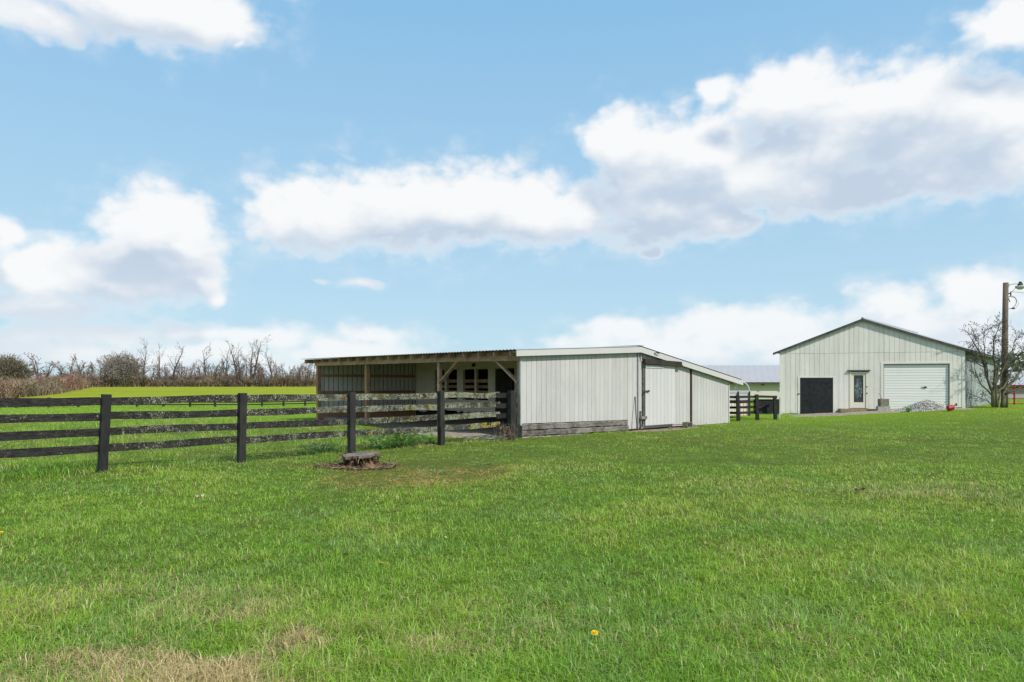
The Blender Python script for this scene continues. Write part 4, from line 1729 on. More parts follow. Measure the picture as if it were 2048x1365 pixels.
# dome of dense twigs, and the two leafy heads at the picture edge
def dense_tree(name, px, ytop, D, half_w, label, cols_, n=2600, flat=1.0):
    X = hx(px, D)
    z = G(X, D)
    H = CAM_H - (ytop - HOR) / F_PX * D - z
    rw = half_w / F_PX * D
    t = thing(name, (X, D, z), label, 'tree')
    mb = MB()
    mb.tube([(X, D, z - .3), (X + .1, D, z + H * .3), (X, D, z + H * .6)], [0.3, 0.24, 0.1], 7)
    for k in range(7):
        a = k * .9
        mb.tube([(X, D, z + H * (.15 + .04 * k)), (X + math.cos(a) * rw * .5, D + math.sin(a) * rw * .5, z + H * (.45 + .05 * k))], [0.12, 0.04], 5)
    mb.build('trunk', M['bark'], t)
    st = Sticks()
    for i in range(n):
        u = random.uniform(-1, 1)
        a = random.uniform(0, 6.28)
        rr = random.random() ** 0.4
        lump = 1 + 0.16 * math.sin(a * 3 + u * 4) + 0.08 * math.sin(a * 7)
        p = Vector((X + math.cos(a) * math.sqrt(1 - u * u) * rw * rr * lump, D + math.sin(a) * math.sqrt(1 - u * u) * rw * rr * lump, z + H * .52 + u * H * .46 * rr * lump * flat))
        outd = (p - Vector((X, D, z + H * .3))).normalized()
        c = random.choice(cols_)
        st.stick(p, p + (outd + rvec(.45)).normalized() * random.uniform(.5, 1.3), 0.045, 0.02, c)
        if i % 2 == 0:
            st.leaf(p, outd + rvec(.7), random.uniform(.3, .6), c)
    st.build('crown', M['twig'], t)
    return t


dense_tree('dome_tree', 243, 707, 207, 38, 'dense grey brown dome shaped tree in the far hedgerow', [(0.25, 0.21, 0.175), (0.30, 0.235, 0.19), (0.21, 0.195, 0.15)], 4200)
dense_tree('leafy_tree', 10, 714, 150, 42, 'dark olive rounded tree at the near end of the hedgerow', [(0.17, 0.165, 0.10), (0.21, 0.185, 0.125), (0.24, 0.195, 0.145)], 4600)
X, D = hx(77, 140), 140
bare_tree('shrub_tree', X, D, CAM_H - (706 - HOR) / F_PX * D - G(X, D), 'reddish many stemmed bare tree at the bend of the brush', None, 0.75, 'small', (0.16, 0.095, 0.07), RED, 4)
X, D = hx(122, 160), 160
bare_tree('shrub_tree', X, D, CAM_H - (722 - HOR) / F_PX * D - G(X, D), 'low reddish bare tree behind the brush bend', None, 0.85, 'small', (0.15, 0.10, 0.075), RED, 3)


# brush along the hedgerow: one uncountable mass of thin stems
def brush(name, label, lines, n, cols_, hmin, hmax, wid=0.05):
    """stems scattered in a band along the polyline 'lines' of (px, D, half depth)"""
    xs_, ys_ = [], []
    L = np.array([(hx(a, b), b, c) for a, b, c in lines])
    seg = np.sqrt(((L[1:, :2] - L[:-1, :2]) ** 2).sum(1))
    cum = np.concatenate([[0], np.cumsum(seg)])
    s = RNG.random(n) * cum[-1]
    cx = np.interp(s, cum, L[:, 0])
    cy = np.interp(s, cum, L[:, 1])
    hw = np.interp(s, cum, L[:, 2])
    x = cx + RNG.normal(0, .8, n)
    y = cy + RNG.uniform(-1, 1, n) * hw
    clump = fbm(x / 4.0, y / 4.0, 3, 3)
    h = (hmin + (hmax - hmin) * np.clip(clump * 1.9 - .45, 0, 1)) * RNG.uniform(.55, 1.1, n)
    z = gz(x, y) - .1
    az_ = RNG.random(n) * 6.283
    ln = RNG.random(n) * .9
    # a stem: two tapered triangles bent at the middle, plus two side twigs
    vs, fs, lt, tn = [], [], [], []
    palette = np.array(cols_)
    pick = np.clip((fbm(x / 9.0, y / 9.0, 8, 2) * 1.6 - .3 + RNG.normal(0, .22, n)) * len(cols_), 0, len(cols_) - 1).astype(int)
    colr = palette[pick] * RNG.uniform(.75, 1.25, (n, 1))
    dirx, diry = np.cos(az_), np.sin(az_)
    cxn, cyn = np.cos(az_ + 1.2), np.sin(az_ + 1.2)
    V0 = np.stack([x, y, z], -1)
    mid_ = V0 + np.stack([dirx * h * ln * .4, diry * h * ln * .4, h * .55], -1)
    tip = V0 + np.stack([dirx * h * ln * 1.1, diry * h * ln * 1.1, h], -1)
    sd = np.stack([cxn, cyn, np.zeros(n)], -1) * wid
    allv, allf, allt = [], [], []

    def tri(a, b_, c):
        k = sum(len(q) for q in allv) // 1
        base = k
        allv.append(np.stack([a, b_, c], 1).reshape(-1, 3))
        allt.append(np.repeat(colr, 3, 0))
    tri(V0 - sd, V0 + sd, mid_)
    tri(mid_ - sd * .9, mid_ + sd * .9, tip)
    for k in range(7):
        f = RNG.uniform(.15, .95, (n, 1))
        p = V0 * (1 - f) + tip * f
        d = RNG.normal(0, .75, (n, 3))
        d[:, 2] = d[:, 2] * .7 + .30
        e = p + d * (h * .33)[:, None]
        tri(p - sd * .6, p + sd * .6, e)
    v = np.concatenate(allv)
    t = np.concatenate(allt)
    o = mesh_np(name, v, np.arange(len(v)), np.full(len(v) // 3, 3), t, M['twig'], None, (0, 0, 0))
    tag(o, label, kind='stuff')
    return o


brush('brush_thicket', 'grey and red brown leafless brush along the foot of the far hedgerow',
      [(120, 185, 5), (170, 206, 7), (300, 213, 7), (480, 214, 7), (660, 216, 7)], 15000,
      [(0.27, 0.16, 0.125), (0.23, 0.18, 0.14), (0.19, 0.17, 0.13), (0.24, 0.21, 0.11), (0.33, 0.22, 0.16)], 1.0, 3.9, 0.10)
brush('brush_bank', 'red brown tangled brush bank where the field narrows',
      [(-90, 92, 8), (0, 104, 8), (50, 118, 8), (90, 140, 8), (130, 170, 7), (150, 190, 5)], 15000,
      [(0.34, 0.17, 0.13), (0.29, 0.16, 0.125), (0.24, 0.18, 0.14), (0.42, 0.28, 0.17), (0.21, 0.18, 0.13)], 1.0, 3.3, 0.07)

# distant green wooded hill behind the tin barn
mb = Sticks()
random.seed(3)
for i in range(2600):
    px = random.uniform(1985, 2300)
    D = random.uniform(240, 270)
    X = hx(px, D)
    top = 11.0 + 1.5 * math.sin(px * .05)
    p = Vector((X, D, random.uniform(.0, top) + 0.5))
    mb.leaf(p, rvec(1), random.uniform(1.2, 2.4), random.choice([(0.07, 0.11, 0.03), (0.09, 0.12, 0.04), (0.06, 0.085, 0.03)]))
tag(mb.build('far_woods', M['leaf'], None, (hx(2100, 255), 255, 0)), 'distant green woods above the pale barn roof', kind='stuff')

# ------------------------------------------------------------------ the bare tree by the pole
random.seed(9)
tb = P(1990, 812, 33.4)
tz = G(tb.x, tb.y)
bt = thing('crabapple_tree', (tb.x, tb.y, tz), 'small many stemmed bare tree with a few dark leaves beside the utility pole', 'tree')
limbs = [
    [(522, 1290), (510, 1150), (470, 1050), (435, 900), (400, 780), (330, 660), (265, 570)],
    [(526, 1290), (515, 1100), (520, 950), (490, 800), (470, 650), (500, 560), (515, 500)],
    [(550, 1290), (530, 1050), (560, 870), (590, 720), (575, 580)],
    [(500, 1170), (400, 1080), (330, 1010), (295, 920), (275, 820)],
    [(610, 1290), (640, 1160), (740, 1040), (840, 950), (900, 880)],
    [(545, 1170), (640, 1090), (720, 960), (800, 860), (870, 760), (910, 640)],
    [(640, 1160), (760, 1105), (900, 1050)],
    [(520, 1110), (600, 920), (670, 740), (715, 560)],
    [(512, 1280), (480, 1225), (440, 1195), (415, 1210)],
    [(435, 900), (380, 860), (370, 780), (350, 700)],
    [(470, 1050), (420, 800), (380, 640), (375, 510)],
    [(430, 900), (400, 700), (440, 560)],
    [(700, 1000), (790, 1010), (900, 960)],
    [(600, 930), (640, 780), (690, 690)],
    [(560, 1290), (600, 1180), (620, 1100), (660, 900), (720, 800)],
]
tk_ = MB()
st = Sticks()
LEAFC = [(0.06, 0.06, 0.035), (0.09, 0.075, 0.04), (0.12, 0.11, 0.05), (0.09, 0.11, 0.045), (0.14, 0.10, 0.06)]
for li, L in enumerate(limbs):
    dy = random.uniform(-.5, .5)
    n = len(L)
    pts = []
    for j, (zx, zy) in enumerate(L):
        base_p = P(1880 + zx / 4.875, 550 + zy / 4.875, 33.4)
        base_p.y += dy * (j / (n - 1)) * 1.2
        pts.append(base_p)
    # resample smoothly
    fine = []
    for j in range(n - 1):
        for f in (0, .5):
            fine.append(pts[j].lerp(pts[j + 1], f) + (rvec(.02) if j + f > 0 else Vector()))
    fine.append(pts[-1])
    r0 = [0.085, 0.07, 0.065, 0.042, 0.115, 0.062, 0.055, 0.05, 0.025, 0.03, 0.03, 0.025, 0.03, 0.025, 0.05][li]
    rad = [max(r0 * (1 - k / (len(fine) - 1)) ** .75, 0.010) for k in range(len(fine))]
    tk_.tube(fine, rad, 7)
    cfg = dict(bend=0.2, up=0.06, kids=[0, 1, 1], fwd=0.8, out=0.75, len=(0.4, 0.65), rmin=0.006, seg=4, bare=0,
               leaf_depth=0, leaf_p=0.42, leaves=1, leaf_size=0.085, leaf_cols=LEAFC)
    for k in range(2, len(fine)):
        for _ in range(2 if k % 2 else 1):
            d = (fine[k] - fine[k - 1]).normalized()
            a = rvec(1)
            a = (a - d * a.dot(d)).normalized()
            grow(st, fine[k - 1].lerp(fine[k], random.random()), (d * .7 + a * .75 + Vector((0, 0, .2))).normalized(), random.uniform(.35, .75), 0.012, 1 if k < 4 else 2, cfg, (0.12, 0.095, 0.072))
tk_.build('trunk', M['bark_moss'], bt, smooth=True)
st.build('crown', M['leaf'], bt)

# ------------------------------------------------------------------ small things
def block(name, c, L, Wd, H, rot, m, label, cat, holes=2, lying=False):
    """concrete block with cores; the cores run along the block's own vertical, or face outward when lying"""
    ax = (Vector((math.cos(rot), math.sin(rot), 0)), Vector((-math.sin(rot), math.cos(rot), 0)), UP)
    mb = MB()
    w = 0.035
    if lying:      # cores open towards the viewer: walls top and bottom
        mb.box(c + UP * (w / 2), (L, Wd, w), ax)
        mb.box(c + UP * (H - w / 2), (L, Wd, w), ax)
        for i in range(holes + 1):
            f = -L / 2 + w / 2 + (L - w) * i / holes
            mb.box(c + ax[0] * f + UP * (H / 2), (w, Wd, H - 2 * w - .002), ax)
    else:
        mb.box(c + ax[1] * (Wd / 2 - w / 2) + UP * (H / 2), (L, w, H), ax)
        mb.box(c - ax[1] * (Wd / 2 - w / 2) + UP * (H / 2), (L, w, H), ax)
        for i in range(holes + 1):
            f = -L / 2 + w / 2 + (L - w) * i / holes
            mb.box(c + ax[0] * f + UP * (H / 2), (w, Wd - 2 * w - .002, H - .004), ax)
    o = mb.build(name, m, loc=tuple(c))
    tag(o, label, cat)
    return o


c = S(7.72, -0.42, 0)
c.z = G(c.x, c.y) + 0.015
block('cinder_block', c, 0.40, 0.20, 0.20, TH + R(8), M['concrete_old'], 'two hole cinder block lying against the white shed door', 'block', 2, True)
c = P(1766, 0, 33.6)
c.z = G(c.x, c.y) - 0.02
block('concrete_block', c, 0.55, 0.34, 0.24, R(-10), M['concrete'], 'grey concrete block under the tan block by the garage door', 'block', 2, False)
c2 = c + UP * 0.245 + Vector((0.02, 0, 0))
block('chimney_block', c2, 0.40, 0.32, 0.36, R(-4), M['concrete_old'], 'tan hollow block stacked on a grey block by the garage door', 'block', 1, False)
mb = MB()
mb.tube([c2 + Vector((-.06, 0, -0.1)), c2 + Vector((-.10, 0, .40)), c2 + Vector((-.18, 0, .60)), c2 + Vector((-.23, 0, .66)), c2 + Vector((-.26, 0, .65))], 0.018, 6)
tag(mb.build('bent_pipe', M['galv'], loc=tuple(c2)), 'bent metal pipe standing in the stacked tan block', 'pipe')
# leaning rod
mb = MB()
mb.tube([S(4.98, -0.30, 0.02), S(5.10, -0.15, 0.6), S(5.22, -0.035, 1.12)], 0.016, 6)
mb.tube([S(4.97, -0.31, 0.0), S(4.985, -.29, 0.14)], 0.025, 6)
tag(mb.build('leaning_rod', M['dark_wood'], loc=tuple(S(4.98, -.3, 0.02))), 'thin dark rod leaning on the white shed wall', 'rod')
# stones along the shed base
random.seed(17)
for i, (s_, d_, r_0) in enumerate(((6.85, -0.30, 0.07), (7.30, -0.36, 0.05), (8.38, -0.26, 0.09), (8.60, -0.30, 0.07), (8.25, -.32, .05))):
    c = S(s_, d_, 0)
    z = G(c.x, c.y)
    bm = bmesh.new()
    bmesh.ops.create_icosphere(bm, subdivisions=2, radius=r_0)
    for v in bm.verts:
        v.co += rvec(r_0 * .12)
        v.co.z *= 0.6
    me = bpy.data.meshes.new('stone')
    bm.to_mesh(me)
    bm.free()
    me.materials.append(M['concrete_old'])
    o = bpy.data.objects.new('stone', me)
    COL.objects.link(o)
    o.location = (c.x, c.y, z + r_0 * .35)
    tag(o, ('small brown stone under the sliding door edge', 'tiny brown stone beside the cinder block at the shed door', 'larger brown stone left of the rusty strip at the shed foot',
            'brown stone right below the rusty strip of the shed', 'smallest brown stone between cinder block and rusty strip')[i], 'stone', 'stones along the shed wall')

# gravel heap: one uncountable heap with loose chips on it
gc = P(1850, 0, 32.6)
gzb = G(gc.x, gc.y)
mb = MB()
nr_, ns_ = 12, 40
hh = 0.40
mb.v.append((gc.x, gc.y, gzb + hh))
for i in range(1, nr_ + 1):
    f = i / nr_
    for k in range(ns_):
        a = 2 * math.pi * k / ns_
        wob = 1 + 0.10 * math.sin(a * 3 + 1) + .06 * math.sin(a * 5)
        x, y = gc.x + math.cos(a) * 1.38 * f * wob, gc.y + math.sin(a) * 0.9 * f * wob
        prof = (1 - f) ** 1.05 if f > .25 else 1 - .95 * f - 0.0
        z = G(x, y) + hh * max(0, (math.cos(min(f, 1) * math.pi) * .5 + .5)) * (1 + .12 * math.sin(a * 2)) + 0.02 * random.uniform(-1, 1) - (0.03 if i == nr_ else 0)
        mb.v.append((x, y, z))
for k in range(ns_):
    k2 = (k + 1) % ns_
    mb.f.append((0, 1 + k, 1 + k2))
    for i in range(nr_ - 1):
        mb.f.append((1 + i * ns_ + k, 1 + (i + 1) * ns_ + k, 1 + (i + 1) * ns_ + k2, 1 + i * ns_ + k2))
nb0 = len(mb.v)
tints = [(0.30, 0.275, 0.235)] * nb0
for i in range(3600):
    f = random.random() ** .5
    a = random.uniform(0, 6.283)
    wob = 1 + 0.10 * math.sin(a * 3 + 1) + .06 * math.sin(a * 5)
    x, y = gc.x + math.cos(a) * 1.46 * f * wob, gc.y + math.sin(a) * .96 * f * wob
    z = G(x, y) + hh * (math.cos(min(f, 1) * math.pi) * .5 + .5) * (1 + .12 * math.sin(a * 2))
    r = random.uniform(.014, .038)
    c = Vector((x, y, z + r * .4))
    d = rvec(1).normalized()
    u = d.cross(Vector((.3, .4, .8))).normalized()
    w = d.cross(u)
    mb.add([c + d * r, c - d * r, c + u * r, c - u * r, c + w * r * .7, c - w * r * .7],
           [(0, 2, 4), (2, 1, 4), (1, 3, 4), (3, 0, 4), (2, 0, 5), (1, 2, 5), (3, 1, 5), (0, 3, 5)])
    g_ = random.choice((.16, .3, .42, .52, .62, .70))
    tints += [(g_, g_ * .95, g_ * .86)] * 6
flat_ = [i for f_ in mb.f for i in f_]
o = mesh_np('gravel_heap', mb.v, flat_, [len(f_) for f_ in mb.f], np.array(tints, np.float32), M['twig'], None, (gc.x, gc.y, gzb))
tag(o, 'low heap of pale crushed gravel before the garage door', kind='stuff')


def weed(name, X, D, h, n, size, cols_, label, spread=0.5, group=None, flat=0.5):
    z = G(X, D)
    st = Sticks()
    for i in range(n):
        a = random.uniform(0, 6.28)
        e = Vector((math.cos(a) * spread, math.sin(a) * spread, random.uniform(.3, 1.0))) 
        top = Vector((X, D, z)) + Vector((e.x * random.uniform(.1, .7), e.y * random.uniform(.1, .7), h * random.uniform(.2, .9)))
        c = random.choice(cols_)
        c = tuple(x * random.uniform(.75, 1.2) for x in c)
        st.stick(Vector((X + e.x * .1, D + e.y * .1, z - .02)), top, 0.006, 0.003, c)
        # a folded leaf of two facets
        d = (Vector((e.x, e.y, flat * random.uniform(-.3, .8)))).normalized()
        s = size * random.uniform(.6, 1.25)
        u = d.cross(UP).normalized()
        k = len(st.v)
        st.v += [top, top + d * s * .45 + u * s * .32 + UP * s * .1, top + d * s, top + d * s * .45 - u * s * .32 + UP * s * .1, top + d * s * .5]
        st.t += [c] * 5
        st.f += [(k, k + 4, k + 1), (k + 4, k + 2, k + 1), (k, k + 3, k + 4), (k + 4, k + 3, k + 2)]
    o = st.build(name, M['leaf'], None, (X, D, z))
    tag(o, label, 'weed', group)
    return o


random.seed(31)
GW = [(0.13, 0.29, 0.05), (0.17, 0.33, 0.06), (0.20, 0.36, 0.11), (0.25, 0.38, 0.07)]
weed('leafy_weed', hx(805, 16.9), 16.9, 0.42, 130, 0.15, GW, 'largest broad leaved weed clump under the lichen fence by the shed', 0.75)
weed('leafy_weed', hx(762, 16.4), 16.4, 0.28, 80, 0.13, GW, 'broad leaved weed clump nearest the fence post behind the stump', 0.6)
weed('leafy_weed', hx(870, 17.6), 17.6, 0.22, 50, 0.11, GW, 'small leafy weed clump at the grey post foot before the shed', 0.5)
weed('leafy_weed', hx(640, 15.5), 15.5, 0.24, 60, 0.11, [(0.14, 0.27, 0.11), (0.11, 0.23, 0.08)], 'blue green weed tuft between two fence posts', 0.6)
weed('leafy_weed', hx(1816, 32.0), 32.0, 0.30, 40, 0.10, GW, 'little green weed growing on the gravel heap edge', 0.25)
weed('leafy_weed', hx(865, 11.9), 11.9, 0.05, 34, 0.045, [(0.22, 0.34, 0.12), (0.18, 0.31, 0.09)], 'low grey green weed patch beyond the dead grass by the stump', 0.5)
weed('leafy_weed', hx(958, 13.1), 13.1, 0.06, 30, 0.045, [(0.23, 0.34, 0.13), (0.18, 0.31, 0.09)], 'small grey green weed patch in the lawn past the dead grass', 0.45)
# dry stalks at the last fence post
st = Sticks()
for i in range(26):
    X = hx(random.uniform(992, 1030), 18.4)
    D = 18.4 + random.uniform(-.15, .25)
    z = G(X, D)
    a = Vector((X, D, z))
    b_ = a + Vector((random.uniform(-.12, .12), random.uniform(-.1, .1), random.uniform(.15, .55)))
    c = random.choice([(0.30, 0.20, 0.12), (0.24, 0.17, 0.10), (0.34, 0.26, 0.12)])
    st.stick(a, b_, .006, .004, c)
    for _ in range(3):
        st.leaf(a.lerp(b_, random.uniform(.4, 1)), rvec(1), .05, c)
tag(st.build('dry_weed', M['leaf'], None, (hx(1010, 18.4), 18.4, G(hx(1010, 18.4), 18.4))), 'dry brown weed stalks at the last fence post', 'weed')

# red fuel can lying in the grass
rc = P(1903, 818, 30.8)
rz = G(rc.x, rc.y)
can = thing('fuel_can', (rc.x, rc.y, rz), 'red plastic fuel can lying tipped on the grass by the gravel', 'fuel can')
ax0 = Vector((1, 0, .18)).normalized()
mb = MB()
cc = Vector((rc.x - .02, rc.y, rz + .15))
mb.tube([cc - ax0 * .16, cc - ax0 * .145, cc + ax0 * .05, cc + ax0 * .11, cc + ax0 * .14], [.09, .125, .125, .10, .04], 14)
mb.build('body', M['red'], can, smooth=False)
mb = MB()
mb.tube([cc + ax0 * .13 + UP * .03, cc + ax0 * .20 + UP * .11, cc + ax0 * .24 + UP * .15, cc + ax0 * .27 + UP * .10, cc + ax0 * .22 + UP * .03], .022, 6)
mb.build('handle', M['black'], can)

# ------------------------------------------------------------------ stump
SX, SD = hx(720, 12.75), 12.75
sz = G(SX, SD)
stp = thing('tree_stump', (SX, SD, sz), 'rotten grey topped tree stump in dark mulch before the fence', 'tree stump')
mb = MB()
ns_ = 44
prof = [(0.50, -0.03), (0.36, 0.03), (0.255, 0.085), (0.225, 0.13), (0.25, 0.17), (0.30, 0.20), (0.315, 0.225)]
for (r, h) in prof:
    for k in range(ns_):
        a = 2 * math.pi * k / ns_
        flute = 1 + 0.10 * math.sin(a * 5 + .6) + 0.07 * math.sin(a * 9 + 2) + 0.10 * (float(fbm(math.cos(a) * 3 + h * 9, math.sin(a) * 3, 4)) - .5) * 2
        mb.v.append((SX + math.cos(a) * r * flute * 1.06, SD + math.sin(a) * r * flute, sz + h + 0.02 * math.sin(a * 7) * (h > .1) + 0.022 * math.cos(a - .4)))
for i in range(len(prof) - 1):
    for k in range(ns_):
        k2 = (k + 1) % ns_
        mb.f.append((i * ns_ + k, i * ns_ + k2, (i + 1) * ns_ + k2, (i + 1) * ns_ + k))
mb.build('stump_body', M['stump'], stp)
mb = MB()
mb.v.append((SX, SD, sz + .262))
for i, rr in enumerate((.33, .66, 1.0, 1.0)):
    for k in range(ns_):
        a = 2 * math.pi * k / ns_
        fl = 1 + 0.08 * math.sin(a * 5 + .6) + 0.06 * math.sin(a * 9 + 2) + 0.26 * (float(fbm(math.cos(a) * 4 + 2, math.sin(a) * 4, 4)) - .5) * 2
        h = .262 - .012 * rr + .05 * (float(fbm(math.cos(a) * 3 * rr + 7, math.sin(a) * 3 * rr, 14)) - .5) + 0.022 * math.cos(a - .4) - (.045 if i == 3 else 0)
        mb.v.append((SX + math.cos(a) * .325 * rr * fl * 1.04, SD + math.sin(a) * .315 * rr * fl, sz + h))
for k in range(ns_):
    k2 = (k + 1) % ns_
    mb.f.append((0, 1 + k, 1 + k2))
    for i in range(3):
        mb.f.append((1 + i * ns_ + k, 1 + (i + 1) * ns_ + k, 1 + (i + 1) * ns_ + k2, 1 + i * ns_ + k2))
mb.build('cut_face', M['stump_top'], stp)
random.seed(41)
for a in (-2.5, -1.9, -1.2, -.6, .3):
    mb = MB()
    p = Vector((SX + math.cos(a) * .22, SD + math.sin(a) * .22, sz + .14))
    q = Vector((SX + math.cos(a) * .34, SD + math.sin(a) * .34, sz + .05))
    e = Vector((SX + math.cos(a + .15) * .50, SD + math.sin(a + .15) * .50, sz - .01))
    mb.tube([p, q, e], [.045, .035, .015], 7)
    mb.build('root', M['stump'], stp, smooth=True)
st = Sticks()
for i in range(90):
    a = random.uniform(0, 6.28)
    rr = random.uniform(.24, .34)
    p = Vector((SX + math.cos(a) * rr, SD + math.sin(a) * rr, sz + random.uniform(.12, .26)))
    d = Vector((math.cos(a) * .5, math.sin(a) * .5, random.uniform(-1.6, .3))).normalized()
    st.stick(p, p + d * random.uniform(.04, .13), .014, .004, random.choice([(0.14, 0.085, 0.045), (0.06, 0.04, 0.025), (0.30, 0.20, 0.11), (0.22, 0.17, 0.13)]))
tag(st.build('splinters', M['twig'], stp), kind='stuff')
patch('mulch_bed', None, SX - .06, SD - .02, 0.60, 0.42, M['mulch'], 0.03, 0, label='dark rotten wood mulch round the stump', rough=0.07, irregular=.3)
st = Sticks()
for i in range(420):
    a = random.uniform(0, 6.28)
    rr = random.random() ** .5
    x, y = SX - .05 + math.cos(a) * .80 * rr, SD + math.sin(a) * .55 * rr
    z = G(x, y) + .035
    c = random.choice([(0.16, 0.10, 0.06), (0.24, 0.16, 0.10), (0.08, 0.055, 0.04), (0.32, 0.24, 0.15)])
    d = Vector((random.gauss(0, 1), random.gauss(0, 1), random.uniform(-.1, .4))).normalized()
    st.stick(Vector((x, y, z)), Vector((x, y, z)) + d * random.uniform(.04, .16), .008, .005, c)
tag(st.build('wood_chips', M['twig'], None, (SX, SD, sz)), 'scattered bark chips and twigs round the stump', kind='stuff')


# ------------------------------------------------------------------ grass
def in_shed(x, y, mrg=0.0):
    dx, dy = x - SO.x, y - SO.y
    s = dx * SE.x + dy * SE.y
    t = dx * SF.x + dy * SF.y
    return (s > -0.2 - mrg) & (s < S_W + .1) & (t > -0.03) & (t < S_L + .1), s, t


def in_barn(x, y):
    dx, dy = x - BL.x, y - BL.y
    m = dx * BU.x + dy * BU.y
    d = dx * BN.x + dy * BN.y
    return (m > -0.1) & (m < BWID + .1) & (d < 0.05), m, d


def blades(name, n, dmin, dmax, label, zone):
    nt_ = n // 11
    tD = dmin * (dmax / dmin) ** RNG.random(nt_)
    core = tD * 0.80 + 0.8
    tX = RNG.uniform(-1, 1, nt_) * core
    aside = RNG.random(nt_) < .17          # the lawn goes on beside the picture
    tX = np.where(aside, np.sign(tX) * (core + RNG.random(nt_) * (2.2 + .18 * tD)), tX)
    tid = RNG.integers(0, nt_, n)
    loose = RNG.random(n) < .30
    rad_ = np.where(loose, .06, .011) * (1 + .16 * tD[tid]) * (.6 + RNG.random(nt_)[tid])
    ox, oy = RNG.normal(0, 1, n) * rad_, RNG.normal(0, 1, n) * rad_
    x, y = tX[tid] + ox, tD[tid] + oy
    D = np.maximum(y, 1.5)
    fan = np.arctan2(oy, ox)
    th_ = RNG.uniform(.65, 1.35, nt_)[tid]
    tk__ = RNG.normal(0, .17, nt_)[tid]
    # signed distance to the fence line, positive on the pasture side
    fdist = (x - pp[1].x) * (-fn.x) + (y - pp[1].y) * (-fn.y)
    along = (x - pp[1].x) * fd.x + (y - pp[1].y) * fd.y
    past = (fdist > -0.25 + 0.35 * (fbm(along * .8, along * 0, 6) - .5)) & (along < 10.2)
    past = past | (y > 44)
    ins, s, t = in_shed(x, y)
    inb, m_, d_ = in_barn(x, y)
    keep = ~ins & ~inb
    keep &= past if zone == 'pasture' else ~past
    # bare ground
    wobx = fbm(x * 2.2, y * 2.2, 12, 3)
    front = (s < 0.0) & (s > -1.35 - .5 * (wobx - .5)) & (t > -0.1) & (t < 6.3 + wobx)
    keep &= ~(front & (RNG.random(n) < .93))
    dsoil = (t < 0) & (t > -0.62 + .6 * (wobx - .5)) & (s > 4.6) & (s < 8.5)
    keep &= ~(dsoil & (RNG.random(n) < .85))
    ap = (d_ < 1.15 + 1.0 * (wobx - .5)) & (d_ > 0) & (m_ > 1.6) & (m_ < BWID + 3)
    keep &= ~(ap & (RNG.random(n) < .88))
    mul = ((x - SX + .06) / .64) ** 2 + ((y - SD + .02) / .44) ** 2
    keep &= ~((mul < 1 + (wobx - .5) * 1.4) & (RNG.random(n) < .93))
    hp = ((x - gc.x) / 1.45) ** 2 + ((y - gc.y) / .95) ** 2
    keep &= ~(hp < 1)
    for p in pp:
        keep &= ((x - p.x) ** 2 + (y - p.y) ** 2) > .0075
    x, y, D, fan, th_, tk__ = (q_[keep] for q_ in (x, y, D, fan, th_, tk__))
    n = len(x)
    z = gz(x, y) - 0.012
    c1 = fbm(x / 1.1, y / 1.1, 1, 4)
    c2 = fbm(x / .22, y / .22, 2, 3)
    c3 = fbm(x / 3.2, y / 3.2, 4, 3)
    r = RNG.random(n)
    # height
    if zone == 'lawn':
        h = 0.045 + 0.045 * c2 + 0.03 * sstep(.5, .75, c1)
        h = h * RNG.uniform(.6, 1.25, n) * th_
        h *= 1 + .25 * sstep(.72, .8, r)
    else:
        tus = sstep(.50, .68, fbm(x / .75, y / .75, 7, 3))
        h = (0.05 + 0.06 * c2 + .14 * tus) * RNG.uniform(.5, 1.25, n)
    h = h * np.interp(D, [3, 7, 12, 40], [1.0, .85, .72, .8]) if zone == 'lawn' else h
    w = np.maximum(0.0034 * RNG.uniform(.6, 1.5, n) * np.where(RNG.random(n) < .12, 1.7, 1.0), 0.00060 * D * RNG.uniform(.7, 1.3, n))
    # colour
    deep = np.array((0.205, 0.385, 0.028))
    mid_ = np.array((0.285, 0.490, 0.034))
    lite = np.array((0.390, 0.520, 0.050))
    blue = np.array((0.255, 0.420, 0.105))
    straw = np.array((0.66, 0.52, 0.25))
    brown = np.array((0.70, 0.37, 0.11))
    k = np.clip((c1 - .5) * 1.9 + (c3 - .5) * 1.1 + .57 + tk__ + RNG.normal(0, .16, n), 0, 1)[:, None]
    col = np.where(k < .5, deep + (mid_ - deep) * k * 2, mid_ + (lite - mid_) * (k - .5) * 2)
    bl = (sstep(.52, .66, fbm(x / .9, y / .9, 15, 3)) * (RNG.random(n) < .5) * .7)[:, None]
    col = col * (1 - bl) + blue * bl
    # dead blades: scattered, in a few worn places
    def spot(cx, cy, rx, ry): return np.exp(-(((x - cx) / rx) ** 2 + ((y - cy) / ry) ** 2))
    pst = 0.05 + 0.12 * sstep(.48, .70, c1) + .10 * sstep(.50, .68, c3)
    patchy = sstep(.38, .62, fbm(x / .5, y / .5, 27, 3)) * 1.1 + .12
    pst = pst + patchy * (.70 * spot(-2.0, 4.1, 1.5, .9) + .40 * spot(-.9, 3.5, 1.0, .7)) + .22 * spot(-3.3, 5.6, .8, .9) + .16 * spot(1.6, 4.1, .7, .4)
    pst = pst + .35 * spot(-.45, 5.2, .35, .35) * 0 + .35 * spot(5.9, 9.6, .9, .35) + .18 * spot(.35, 4.6, .45, .3)
    pst = pst * (0.5 + c2)
    dead = spot(-1.55, 12.4, 1.0, 1.3) * 2.8 + spot(-2.3, 11.2, .55, .9) * 1.6 + spot(-1.0, 12.2, .55, .8) * 2.2 + spot(-3.9, 12.8, .5, .25) * .8 + spot(-.75, 12.9, .4, .25)
    dead = np.clip(dead * (0.55 + .9 * fbm(x / .35, y / .35, 20, 3)), 0, 1)
